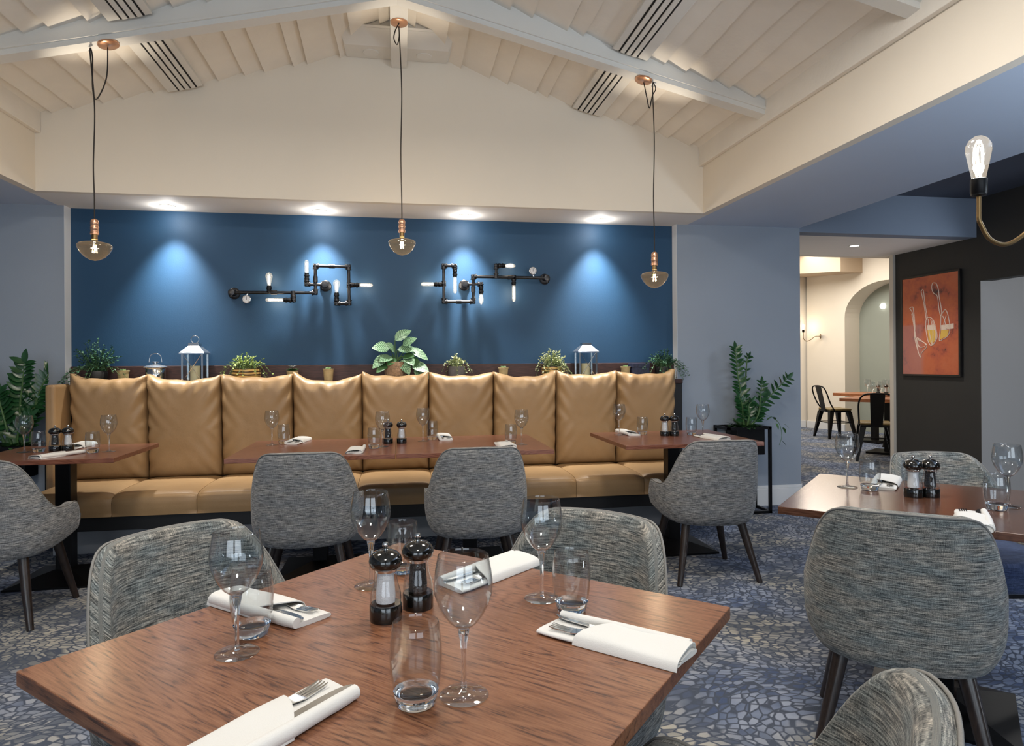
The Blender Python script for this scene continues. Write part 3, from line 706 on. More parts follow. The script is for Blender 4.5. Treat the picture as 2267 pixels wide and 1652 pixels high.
def make_fork():
    mb=MB()
    plate_strip(mb,[(-.12,.009,-.009,.012),(-.09,.0075,-.0075,.012),(-.03,.004,-.004,.0125),(.015,.0035,-.0035,.0135),(.035,.006,-.006,.0145),(.05,.011,-.011,.0135),(.062,.0125,-.0125,.0125)])
    for i in range(4):
        y=-.0095+i*.00633
        plate_strip(mb,[(.062,y+.0024,y-.0024,.0125),(.08,y+.0019,y-.0019,.0125),(.097,y+.0017,y-.0017,.0135),(.108,y+.0010,y-.0010,.0155)])
    o=mb.build('fork',M['chrome'],auto=40); return tag(o,'','fork','forks in napkins')
def make_knife():
    mb=MB()
    plate_strip(mb,[(-.115,.008,-.008,.0115),(-.08,.009,-.009,.0115),(-.015,.0065,-.0065,.012),(0,.005,-.005,.0125)],.0045)
    plate_strip(mb,[(0,.004,-.004,.0135),(.008,.006,-.004,.0137),(.02,.0095,-.004,.014),(.07,.0105,-.004,.0148),(.10,.009,-.004,.0153),(.118,.004,-.0035,.0156),(.124,-.001,-.003,.0157)],.0014)
    o=mb.build('knife',M['chrome'],auto=30); return tag(o,'','knife','knives in napkins')
P_w,P_t,P_s,P_p,P_n,P_f,P_k=make_wine(),make_tumbler(),make_mill('salt'),make_mill('pepper'),make_napkin(),make_fork(),make_knife()
USED={}
def put(proto,loc,rz,label,group=None,tilt=None):
    if proto.name not in USED:
        USED[proto.name]=1; proto.location=loc; proto.rotation_euler=(0,0,rz) if tilt is None else (tilt[0],tilt[1],rz); proto['label']=label
        if group: proto['group']=group
        return proto
    return dup(proto,loc,rz,label,group,tilt)
ZT=.7502
def setting(x,y,ang,where,short):
    """napkin with its fork and knife; ang = direction the open end points"""
    put(P_n,(x,y,ZT),ang,'folded white napkin '+where)
    c,s=math.cos(ang),math.sin(ang)
    def off(a,b): return (x+a*c-b*s,y+a*s+b*c,ZT)
    put(P_f,off(.012,.016),ang+.06,'fork in the napkin '+short)
    put(P_k,off(.012,-.020),ang-.03,'knife in the napkin '+short)
# foreground table
setting(-.185,-4.43,R(48),'on the foreground table at the bottom photo edge','on the foreground table at the bottom photo edge')
setting(-.275,-3.95,R(-41),'on the foreground table beside the left tall wine glass','beside the left wine glass of the foreground table')
setting(.215,-3.81,R(180+40),'on the far corner of the foreground table, behind a wine glass','on the far corner of the foreground table')
setting(.385,-4.24,R(136),'on the right corner of the foreground table','on the right corner of the foreground table')
for x,y,l in [(-.29,-4.155,'wine glass at the left of the foreground table, in front of a tumbler'),(-.068,-3.835,'wine glass on the foreground table behind the salt mill'),(.096,-4.378,'largest wine glass, closest to the viewer on the foreground table'),(.305,-3.99,'wine glass at the right of the foreground table, behind a tumbler')]:
    put(P_w,(x,y,ZT),0,l)
for x,y,l in [(-.281,-4.075,'tumbler partly behind the left wine glass of the foreground table'),(.005,-3.745,'tumbler standing behind the two mills of the foreground table'),(.022,-4.39,'tumbler closest to the viewer, beside the largest wine glass'),(.350,-4.072,'tumbler at the right of the foreground table, touching the napkin')]:
    put(P_t,(x,y,ZT),0,l)
put(P_s,(-.03,-4.045,ZT),0,'salt mill with black cap on the foreground table'); put(P_p,(.036,-3.99,ZT),0,'pepper mill with black cap on the foreground table')
# banquette tables
T1='on the table by the left planter'; 
put(P_w,(-2.209,-1.04,ZT),0,'wine glass leftmost '+T1); put(P_t,(-2.131,-1.04,ZT),0,'tumbler left of the two mills '+T1); put(P_w,(-1.718,-1.11,ZT),0,'wine glass right of the mills '+T1); put(P_t,(-1.79,-1.15,ZT),0,'tumbler right of the mills '+T1)
put(P_p,(-2.057,-1.01,ZT),0,'pepper mill '+T1); put(P_s,(-1.99,-1.0,ZT),0,'salt mill '+T1)
setting(-1.925,-1.255,R(62),'nearer the viewer '+T1,'nearer the viewer '+T1); setting(-2.0,-.83,R(-90),'nearer the cushions '+T1,'nearer the cushions '+T1)
T2='on the left joined table'
put(P_w,(-.808,-.984,ZT),0,'wine glass at the outer end '+T2); put(P_t,(-.742,-.945,ZT),0,'tumbler at the outer end '+T2); setting(-.662,-.87,R(-100),'nearer the cushions '+T2,'nearer the cushions '+T2)
setting(-.255,-1.40,R(88),'nearer the chair '+T2,'nearer the chair '+T2); put(P_t,(-.155,-1.305,ZT),0,'tumbler close to the joint '+T2); put(P_w,(-.105,-1.245,ZT),0,'wine glass close to the joint '+T2)
put(P_p,(-.075,-1.075,ZT),0,'pepper mill '+T2); put(P_s,(.012,-1.085,ZT),0,'salt mill at the joint of the two joined tables')
T3='on the right joined table'
put(P_w,(.153,-1.005,ZT),0,'wine glass close to the joint '+T3); put(P_t,(.216,-.925,ZT),0,'tumbler close to the joint '+T3); setting(.305,-.87,R(-90),'nearer the cushions '+T3,'nearer the cushions '+T3)
setting(.64,-1.37,R(92),'nearer the chair '+T3,'nearer the chair '+T3); put(P_t,(.695,-1.285,ZT),0,'tumbler at the outer end '+T3); put(P_w,(.757,-1.325,ZT),0,'wine glass at the outer end '+T3)
T4='on the table beside the plant stand'
put(P_w,(1.528,-.95,ZT),0,'wine glass at the left '+T4); put(P_t,(1.70,-.95,ZT),0,'tumbler at the left '+T4); setting(1.615,-.885,R(-90),'between the glasses '+T4,'between the glasses '+T4)
put(P_s,(1.82,-1.065,ZT),0,'salt mill '+T4); put(P_p,(1.884,-1.08,ZT),0,'pepper mill '+T4)
put(P_w,(2.076,-1.121,ZT),0,'wine glass at the right '+T4); put(P_t,(2.02,-1.06,ZT),0,'tumbler at the right '+T4); setting(2.06,-1.28,R(100),'above the chair back '+T4,'above the chair back '+T4)
T5='on the dark glossy table'
put(P_w,(1.80,-2.985,ZT),0,'wine glass at the left '+T5); put(P_t,(1.845,-3.058,ZT),0,'tumbler at the left '+T5); setting(1.995,-2.965,R(226),'behind the mills '+T5,'behind the mills '+T5)
put(P_s,(1.914,-3.204,ZT),0,'salt mill '+T5); put(P_p,(1.978,-3.214,ZT),0,'pepper mill '+T5)
setting(1.80,-3.58,R(48),'nearer the viewer '+T5,'nearer the viewer '+T5); put(P_t,(2.025,-3.45,ZT),0,'tumbler at the right '+T5); put(P_w,(2.105,-3.415,ZT),0,'wine glass at the right '+T5)
# ------------------------------------------------------------------ ledge decoration
LZ=1.1205
def pot(t,prof,mat,name='pot',n=24,soil=None):
    MB().lathe(prof,n,cap1=False).build(name,M[mat],t,auto=45)
    r,z=prof[-1]; zz=soil if soil else z-.012
    MB().lathe([(r*.93,zz-.004),(r*.93,zz)],n).build('soil',M['soil'],t)
def bushy(name,label,loc,potprof,potmat,leafmat,n,spread,h,leaf,seed,group,stemr=.0011,trail=0,soilz=None,lw=.75):
    rnd=random.Random(seed); t=thing(name,label,'plant',loc,0,group); pot(t,potprof,potmat,soil=soilz)
    z0=potprof[-1][1]-.012; r0=potprof[-1][0]*.7
    st=MB(); lf=MB()
    for i in range(n):
        a=rnd.uniform(0,2*PI); el=rnd.random(); k=rnd.uniform(.35,1)
        base=Vector((r0*rnd.random()*math.cos(a),r0*rnd.random()*math.sin(a),z0))
        if rnd.random()<trail:
            end=Vector((math.cos(a)*spread*rnd.uniform(.8,1.15),-abs(math.sin(a))*spread*.6-.03,z0-rnd.uniform(.0,.10))); mid=(base+end)/2+Vector((0,0,.07))
        else:
            end=Vector((math.cos(a)*spread*k*(.3+.7*el),math.sin(a)*spread*.6*k*(.3+.7*el),z0+h*(1-.55*el)*rnd.uniform(.55,1))); mid=(base+end)/2+Vector((0,0,.02))
        if end.y+loc[1]>-.035: end.y=-.035-loc[1]
        p=smooth_path([base,mid,end],4); st.tube(p,stemr,4)
        m=len(p)
        for j in range(1,m):
            for s in range(2):
                d=Vector((rnd.uniform(-1,1),rnd.uniform(-1,1),rnd.uniform(-.2,.8)))
                l=leaf*rnd.uniform(.6,1.15)
                lf.leaf(p[j],d,Vector((rnd.uniform(-.3,.3),rnd.uniform(-.3,.3),1)),l,l*lw,.25,.2,3)
    st.build('stems',M['stemg'],t); lf.build('foliage',M[leafmat],t,smooth=True)
    return t
bushy('trailing_plant','dark green trailing plant at the left end of the ledge',(-2.19,-.125,LZ),[(.05,0),(.065,.02),(.07,.09),(.066,.105)],'blackpot','leafd',74,.23,.25,.021,11,'bushy plants on the ledge',trail=.28)
bushy('trailing_plant','light green wiry plant in a gold zigzag bowl on the ledge',(-1.15,-.12,LZ),[(.06,0),(.09,.02),(.105,.06),(.10,.115)],'gold','leafy',66,.18,.14,.016,12,'bushy plants on the ledge',trail=.2)
bushy('flowering_plant','pale yellow small-leaved plant in a grey round pot on the ledge',(.455,-.125,LZ),[(.045,0),(.062,.015),(.07,.06),(.066,.12)],'stonepot','leafw',58,.11,.115,.014,13,'bushy plants on the ledge',trail=.15)
bushy('trailing_plant','pale green bushy plant in a gold pot left of the right lantern',(1.235,-.13,LZ),[(.05,0),(.075,.02),(.085,.06),(.082,.115)],'gold','leafw',90,.155,.17,.017,14,'bushy plants on the ledge',trail=.25)
bushy('trailing_plant','dark green bushy plant at the right end of the ledge',(2.2,-.135,LZ),[(.05,0),(.065,.02),(.07,.09),(.068,.105)],'blackpot','leafd',74,.19,.17,.019,15,'bushy plants on the ledge',trail=.35)
# small succulents in ribbed tan pots
def succulent(label,x,group='succulents on the ledge'):
    rnd=random.Random(int(x*100)); t=thing('potted_succulent',label,'plant',(x,-.13,LZ),0,group)
    mb=MB(); mb.lathe([(.030,0),(.031,.004),(.040,.098),(.043,.10),(.043,.108),(.040,.108)],20,cap1=False); mb.build('pot',M['tanpot'],t,auto=40)
    MB().lathe([(.038,.094),(.038,.098)],20).build('soil',M['soil'],t)
    lf=MB()
    for r in range(3):
        for i in range(8):
            a=2*PI*i/8+r*.4; lf.leaf((.006*math.cos(a),.006*math.sin(a),.098),(math.cos(a),math.sin(a),.25+.75*r),(0,0,1),.034-.006*r,.018,-.1,.3,3)
    lf.build('foliage',M['succ'],t,smooth=True); return t
succulent('small succulent in a tan pot on the ledge beside the steel lidded jar',-2.01)
succulent('small succulent in a tan pot on the ledge over the fourth cushion from the left',-.543)
succulent('small succulent in a tan pot on the ledge over the seventh cushion',.832)
succulent('small succulent in a tan pot on the ledge right of the right lantern',1.868)
# lilac flower pot
t=thing('potted_flower','small pot with pale lilac petals on the ledge over the third cushion seam','plant',(-.81,-.13,LZ)); pot(t,[(.03,0),(.038,.004),(.044,.095)],'tanpot')
lf=MB()
for i in range(22):
    a=i*2.4; r=.012+.0016*i; lf.leaf((r*.4*math.cos(a),r*.4*math.sin(a),.088),(math.cos(a)*.8,math.sin(a)*.8,1.1-.03*i),(0,0,1),.045,.018,.3,.2,3)
lf.build('foliage',M['leafg'],t,smooth=True); lf=MB()
for i in range(14):
    a=i*2.4; lf.leaf((.012*math.cos(a),.012*math.sin(a),.125),(math.cos(a),math.sin(a),.6),(0,0,1),.026,.018,.1,.2,3)
lf.build('petals',M['lilac'],t,smooth=True)
# lidded steel jar with wire handle
t=thing('lidded_jar','round steel lidded jar with a wire handle on the ledge','jar',(-1.79,-.125,LZ))
MB().lathe([(.062,0),(.068,.008),(.068,.12),(.064,.125)],32).build('body',M['chrome'],t,auto=40)
MB().lathe([(.082,.125),(.083,.130),(.06,.142),(.02,.150),(.012,.155),(.012,.163),(.026,.166),(.026,.171),(.0,.173)],32).build('lid',M['silver'],t,auto=40)
MB().tube(smooth_path([(-.045,0,.165),(-.035,0,.215),(0,0,.232),(.035,0,.215),(.045,0,.165)],6),.0025,6).build('handle',M['chrome'],t,smooth=True)
# lanterns
def lantern(label,x,ring):
    t=thing('candle_lantern',label,'lantern',(x,-.125,LZ),0,'candle lanterns on the ledge')
    a=.07; MB().box(-a-.008,a+.008,-a-.008,a+.008,0,.022).build('base',M['silver'],t,bevel=.003)
    for sx in (-1,1):
        for sy in (-1,1):
            MB().box(sx*a-.006,sx*a+.006,sy*a-.006,sy*a+.006,.0222,.225).build('post',M['chrome'],t)
    MB().hexa([(-.088,-.088,.2252),(.088,-.088,.2252),(.088,.088,.2252),(-.088,.088,.2252),(-.088,-.088,.236),(.088,-.088,.236),(.088,.088,.236),(-.088,.088,.236)]).hexa([(-.086,-.086,.236),(.086,-.086,.236),(.086,.086,.236),(-.086,.086,.236),(-.036,-.036,.288),(.036,-.036,.288),(.036,.036,.288),(-.036,.036,.288)]).build('roof',M['silver'],t)
    MB().box(-.038,.038,-.038,.038,.2882,.306).build('cap',M['chrome'],t,bevel=.002)
    for nm,(x0,x1,y0,y1) in {'f':(-a+.007,a-.007,-a-.001,-a+.001),'b':(-a+.007,a-.007,a-.001,a+.001),'l':(-a-.001,-a+.001,-a+.007,a-.007),'r':(a-.001,a+.001,-a+.007,a-.007)}.items():
        MB().box(x0,x1,y0,y1,.024,.224).build('glass_pane',M['pane'],t)
    mb=MB()
    for s in (-1,1): mb.tube([(s*(a-.008),-a-.003,.22),(-s*(a-.008),-a-.003,.03)],.0022,6)
    mb.build('wire_cross',M['chrome'],t)
    MB().lathe([(.036,.0225),(.036,.135),(.032,.138)],24).build('candle',M['candle'],t,auto=40)
    if ring:
        MB().tube([(.028*math.cos(q),0,.336+.028*math.sin(q)) for q in [2*PI*i/24 for i in range(25)]],.0028,6).build('ring',M['chrome'],t,smooth=True)
    return t
lantern('candle lantern with a carrying ring on the ledge over the second cushion',-1.513,True)
lantern('candle lantern without a ring on the ledge over the eighth cushion',1.525,False)
# big-leaf plant
t=thing('large_leaf_plant','large-leaved pale green plant in a woven basket at the middle of the ledge','plant',(-.032,-.125,LZ))
MB().lathe([(.062,0),(.078,.03),(.084,.10),(.076,.16)],28,cap1=False).build('basket',M['basket'],t,auto=50)
MB().lathe([(.073,.145),(.073,.15)],20).build('soil',M['soil'],t)
lf=MB(); st=MB(); gl=MB()
LV=[((.0,.33),(.55,-.2,.45),.145,.10,0),((-.045,.265),(-.8,-.25,.15),.13,.115,0),((.02,.255),(1,-.35,.12),.15,.085,0),((-.06,.21),(-.8,-.35,-.55),.15,.09,0),((.12,.26),(.75,-.2,-.35),.16,.08,0),((.05,.17),(.45,-.7,-.7),.14,.09,0),((.13,.14),(.85,-.5,-.25),.15,.10,0),((.15,.10),(.75,-.45,-.35),.14,.10,0),((.0,.24),(-.35,-.6,.5),.12,.085,0),((.06,.29),(.7,-.3,.5),.12,.085,0),((-.03,.2),(-.5,-.7,-.1),.13,.09,0),((.08,.2),(.5,-.8,-.4),.12,.085,0),((-.05,.16),(-.7,-.5,-.5),.13,.08,1),((.06,.20),(.5,-.4,.1),.10,.08,1),((-.01,.19),(-.3,-.6,-.3),.10,.08,1),((.10,.19),(.8,-.3,-.5),.13,.09,1)]
for (bx,bz),d,l,w,k in LV:
    b=Vector((bx,-.02,bz)); p=smooth_path([(bx*.1,0,.14),(bx*.45,-.008,(bz+.14)/2+.02),b],5); st.tube(p,.0035,6)
    (gl if k else lf).leaf(b,d,(0,-.75,.65),l,w,.25,.15,8)
st.build('stems',M['stemg'],t); lf.build('foliage',M['vein'],t,smooth=True); gl.build('lower_leaves',M['leafg'],t,smooth=True)
# navy box
t=thing('storage_box','small dark navy patterned box on the ledge before the right end plant','box',(1.99,-.12,LZ)); MB().box(-.075,.075,-.05,.05,0,.10).build('body',M['navy'],t,bevel=.003); MB().box(-.078,.078,-.053,.053,.1002,.135).build('lid',M['navy'],t,bevel=.003)
# ------------------------------------------------------------------ pipe wall lights
def pipe_light(name,label,runs,flanges,bulbs,gauge,yb=-.085):
    t=thing(name,label,'wall light',(0,0,0),0,'pipe lamps on the blue wall')
    mb=MB(); r=.0125
    for pts in runs:
        pp=[Vector((x,yb,z)) for x,z in pts]
        for a,b in zip(pp,pp[1:]):
            d=(b-a).normalized(); mb.tube([a,b],r,12)
            for e,s in ((a,1),(b,-1)):
                mb.tube([e-d*s*.014,e+d*s*.026],r*1.45,12); mb.tube([e+d*s*.020,e+d*s*.027],r*1.75,12)
            if (b-a).length>.2: c=(a+b)/2; mb.tube([c-d*.022,c+d*.022],r*1.45,12)
    mb.build('pipework',M['iron'],t,auto=40)
    for (x,z) in flanges:
        fb=MB(); Mx=Matrix.Translation((x,0,z))@Matrix.Rotation(PI/2,4,'X')
        fb.lathe([(.044,.0015),(.044,.012),(.038,.016),(.022,.018),(.020,.05),(.016,.052),(.016,-yb)],24,Mx)
        for k in range(4):
            q=PI/4+k*PI/2; fb.lathe([(.006,.012),(.006,.018)],6,Matrix.Translation((x+.032*math.cos(q),0,z+.032*math.sin(q)))@Matrix.Rotation(PI/2,4,'X'))
        fb.lathe([(.022,-yb-.025),(.024,-yb+.018),(.014,-yb+.02)],16,Mx); fb.build('wall_flange',M['iron'],t,auto=40)
    for (x,z,dx,dz,kind) in bulbs:
        # socket then bulb, axis along (dx,dz)
        ang=math.atan2(dx,dz); Mx=Matrix.Translation((x,yb,z))@Matrix.Rotation(ang,4,'Y')
        sb=MB().lathe([(.014,-.055),(.019,-.05),(.019,-.038),(.016,-.036),(.016,-.028),(.0205,-.026),(.0205,-.014),(.017,-.012),(.017,.0)],18,Mx).build('lamp_holder',M['bmetal'],t,auto=40)
        if kind=='tube': pf=[(.013,.0),(.0155,.012),(.0155,.115),(.012,.128),(.004,.134)]; fil=(.012,.108)
        elif kind=='short': pf=[(.013,0),(.0165,.012),(.0165,.085),(.012,.098),(.004,.103)]; fil=(.012,.08)
        elif kind=='pear': pf=[(.012,0),(.014,.016),(.020,.045),(.0265,.068),(.026,.082),(.018,.096),(.006,.102)]; fil=(.018,.08)
        else: pf=[(.012,0),(.016,.014),(.021,.04),(.019,.062),(.010,.08),(.003,.086)]; fil=(.012,.06)
        MB().lathe(pf,18,Mx).build('bulb',M['bulbglass'],sb,smooth=True)
        fm=MB(); rr=pf[2][0]*.45
        for k in range(4):
            q=k*PI/2+.4; p=[Mx@Vector((rr*math.cos(q)*.7,rr*math.sin(q)*.7,fil[0])),Mx@Vector((rr*math.cos(q+.5),rr*math.sin(q+.5),fil[1]))]; fm.tube(p,.0022,6)
        fm.build('filament',M['filc'],sb)
    gx,gz,gs=gauge
    gm=Matrix.Translation((gx,yb,gz))@Matrix.Rotation(PI/2,4,'X')
    gb=MB(); gb.lathe([(.030,-.016),(.032,-.014),(.032,.012),(.029,.014)],28,gm); gb.tube([(gx,yb,gz+gs*.03),(gx+.012,yb,gz+gs*.056)],.008,10); go=gb.build('gauge',M['chrome'],t,auto=40)
    MB().lathe([(.0275,.0145),(.0275,.0155)],28,gm).build('dial',M['gaugef'],go)
    nd=MB(); nd.box(gx-.0015,gx+.0015,yb-.0175,yb-.0160,gz-.004,gz+.018,None); 
    for k in range(9):
        q=R(-40+k*32.5); p=Vector((gx+.022*math.cos(q),yb-.0162,gz+.022*math.sin(q))); nd.box(p.x-.0018,p.x+.0018,p.y-.0008,p.y,p.z-.0018,p.z+.0018)
    nd.build('needle',M['slot'],go)
    return t
pipe_light('pipe_wall_light','left black pipe wall lamp with a gauge near its left end',
 [[(-1.259,1.818),(-.641,1.822),(-.641,2.033),(-.388,2.030),(-.385,1.742),(-.481,1.740),(-.481,1.77)],[(-.809,1.82),(-.805,1.763),(-.83,1.763)],[(-.572,1.886),(-.706,1.888),(-.706,1.92)],[(-.387,1.887),(-.36,1.887)]],
 [(-1.259,1.818),(-.572,1.886)],
 [(-.986,1.872,0,1,'pear'),(-.88,1.763,-1,0,'tube'),(-.706,1.975,0,1,'short'),(-.481,1.825,0,1,'pear'),(-.305,1.887,1,0,'short')],(-1.15,1.765,1))
pipe_light('pipe_wall_light','right black pipe wall lamp with a gauge near its right end',
 [[(1.207,1.966),(.596,1.968),(.596,1.763),(.358,1.761),(.358,2.053),(.448,2.053),(.448,2.02)],[(.784,1.970),(.784,2.059),(.81,2.059)],[(.53,1.905),(.660,1.908),(.660,1.88)],[(.358,1.901),(.33,1.901)],[(.93,1.97),(.93,1.945)]],
 [(1.207,1.966),(.53,1.905)],
 [(.277,1.901,-1,0,'short'),(.448,1.962,0,-1,'tube'),(.86,2.061,1,0,'candle'),(.660,1.827,0,-1,'candle'),(.93,1.90,0,-1,'tube')],(1.089,2.022,-1))
# ------------------------------------------------------------------ pendants
def pendant(label,cx,cy,cz,bx,bz,hook,tilt,loop):
    """canopy at (cx,cy,cz) on the timber, bulb hanging at bx, lowest point bz"""
    t=thing('pendant_lamp',label,'pendant lamp',(bx,cy,bz),0,'copper pendant lamps')
    L=lambda x,y,z:(x-bx,y-cy,z-bz)
    Mx=Matrix.Translation(L(cx,cy,cz))@Matrix.Rotation(tilt,4,'Y')
    MB().lathe([(.052,-.004),(.055,-.001),(.054,-.0105),(.045,-.016),(.010,-.018)],32,Mx,cap0=False).build('canopy',M['copper'],t,auto=40)
    hz=.235
    pts=[L(*p) for p in loop]+[L(hook[0],hook[1],hook[2]-.02),(0+.004,0,(hook[2]-bz)*.72),(-.004,0,(hook[2]-bz)*.45),(.0,0,hz+.12),(0,0,hz-.03)]
    MB().tube(smooth_path(pts,8),.0036,8).build('cord',M['cord'],t,smooth=True)
    if abs(hook[0]-cx)>.01:
        MB().tube([L(hook[0],hook[1],hook[2]+.012),L(hook[0],hook[1],hook[2]+.004)]+[L(hook[0]+.009*math.cos(q),hook[1],hook[2]-.008+.011*math.sin(q)) for q in [PI/2-i*.5 for i in range(10)]],.002,6).build('hook',M['chrome'],t,smooth=True)
    MB().lathe([(.006,.232),(.017,.226),(.0205,.215),(.021,.20),(.0195,.198),(.0195,.19),(.021,.188),(.021,.172),(.0195,.17),(.0195,.162),(.0215,.16),(.0215,.146),(.016,.145)],24).build('lamp_holder',M['copper'],t,auto=40)
    MB().lathe([(.0155,.145),(.015,.138),(.016,.134),(.015,.130),(.016,.126),(.0155,.118)],20).build('bulb_cap',M['brass'],t,auto=60)
    MB().lathe([(.0155,.1175),(.017,.108),(.020,.104),(.05,.102),(.078,.094),(.087,.084),(.0855,.072),(.072,.045),(.05,.020),(.025,.005),(.004,.0)],40,cap0=False).build('bulb',M['amber'],t,smooth=True)
    fm=MB()
    for k in range(4):
        q=k*PI/2; fm.tube([(.006*math.cos(q),.006*math.sin(q),.088),(.011*math.cos(q+.6),.011*math.sin(q+.6),.045)],.0022,6)
    fm.build('filament',M['filw'],t)
    return t
PL=[(-1.70,1.835),(.021,1.93),(1.61,1.735)]
pendant('leftmost copper pendant lamp with an amber mushroom bulb',-1.58,-1.43,3.052,-1.655,1.845,(-1.672,-1.43,3.018),-.232,[(-1.582,-1.43,3.03),(-1.59,-1.43,2.86),(-1.64,-1.43,2.74),(-1.66,-1.43,2.80),(-1.66,-1.43,2.97)])
pendant('copper pendant lamp with an amber bulb hanging from the ridge at the centre',.012,-1.178,3.43,.022,1.95,(.012,-1.178,3.40),0,[(.012,-1.2,3.41),(-.012,-1.2,3.36),(-.02,-1.2,3.31),(.0,-1.19,3.28),(.012,-1.19,3.33)])
pendant('rightmost copper pendant lamp with an amber mushroom bulb',1.54,-1.43,3.061,1.605,1.735,(1.60,-1.43,3.035),.232,[(1.541,-1.43,3.04),(1.56,-1.43,2.95),(1.578,-1.43,2.88),(1.598,-1.43,2.96),(1.62,-1.43,3.0),(1.612,-1.43,3.03)])
# ------------------------------------------------------------------ recessed downlights
def downlight(label,x,y,z):
    t=thing('recessed_downlight',label,'downlight',(x,y,z),0,'recessed downlights')
    MB().lathe([(.041,-.0005),(.041,-.004),(.054,-.005),(.057,-.002),(.057,-.0005)],32,cap0=False,cap1=False).build('trim_ring',M['white'],t,auto=40)
    MB().lathe([(.0405,-.0012),(.0405,-.0025)],32).build('lens',M['lampface'],t)
for x,l in [(-1.684,'leftmost of the four recessed downlights over the blue wall'),(-.595,'second from left of the four recessed downlights over the blue wall'),(.527,'third from left of the four recessed downlights over the blue wall'),(1.643,'rightmost of the four recessed downlights over the blue wall')]: downlight(l,x,-.175,ZS)
downlight('recessed downlight in the passage ceiling beside the charcoal wall',4.47,.47,2.408)
# globe light seen in the arch
t=thing('globe_light','round white light on the wall inside the arched niche','lamp',FP(1.36,2.2,-.345)); MB().lathe([(.001,-.045),(.03,-.04),(.045,-.02),(.05,.0),(.045,.02),(.03,.04),(.001,.045)],20).build('globe',emission('soft_white',(255,250,240),6),t,smooth=True)
# ------------------------------------------------------------------ linear air grilles
def grille(label,sg,x0,x1,y0,y1):
    t=thing('linear_air_grille',label,'air grille',(sg*(x0+x1)/2,(y0+y1)/2,3.59-.2687*(x0+x1)/2),0,'linear slot grilles in the ceiling')
    t.rotation_euler=(0,sg*math.atan(.2687),0); w=(x1-x0)/2*1.035; h=(y1-y0)/2
    MB().box(-w,w,-h,h,-.032,.03).build('frame',M['white'],t,bevel=.003)
    for k in range(4):
        c=sg*(-w+.045+k*(2*w-.115)/3) if True else 0
        MB().box(c-.0055,c+.0055,-h+.002,h-.002,-.0335,-.0321).build('slot',M['slot'],t)
        if k<3:
            d=sg*(-w+.045+(k+.5)*(2*w-.115)/3); MB().box(d-.0145,d+.0145,-h+.002,h-.002,-.038,-.0322).build('louvre',M['white'],t,bevel=.003)
grille('slotted ceiling grille at the left, between the rafter and the gable',-1,1.335,1.56,-1.36,-.55)
grille('slotted ceiling grille at the left, on the near side of the rafter',-1,1.335,1.56,-2.5,-1.50)
grille('slotted ceiling grille at the right, between the rafter and the gable',1,1.32,1.545,-1.36,-.55)
grille('slotted ceiling grille at the right, on the near side of the rafter',1,1.32,1.545,-2.5,-1.50)
# ------------------------------------------------------------------ plant stands
def stand(label,x0,x1,y0,y1,h,px0,px1):
    t=thing('plant_stand',label,'plant stand',((x0+x1)/2,(y0+y1)/2,0),0,'black metal plant stands'); a=(x1-x0)/2; b=(y1-y0)/2; r=.011
    mb=MB()
    for sx in (-1,1):
        for sy in (-1,1): mb.box(sx*(a-r)-r,sx*(a-r)+r,sy*(b-r)-r,sy*(b-r)+r,0,h)
    for z in (r,h-r):
        for sy in (-1,1): mb.box(-a,a,sy*(b-r)-r,sy*(b-r)+r,z-r,z+r)
        for sx in (-1,1): mb.box(sx*(a-r)-r,sx*(a-r)+r,-b,b,z-r,z+r)
    mb.build('frame',M['bmetal'],t)
    c=(px0+px1)/2-(x0+x1)/2; w=(px1-px0)/2
    mb=MB(); mb.box(c-w,c+w,-b+.03,b-.03,h-.235,h-.02); mb.build('planter_box',M['bmetal'],t,bevel=.003)
    mb=MB(); 
    for sx in (-1,1): mb.box(c+sx*(w-.004)-.006,c+sx*(w-.004)+.006,-b+.012,b-.012,h-.022,h-.004)
    mb.build('hanging_rail',M['bmetal'],t)
    return t
stand('tall black metal plant stand against the grey wall right of the banquette',2.66,3.05,-.375,-.12,.72,2.755,3.005)
stand('tall black metal plant stand at the left photo edge behind the table',-2.95,-2.50,-.46,-.14,.72,-2.90,-2.56)
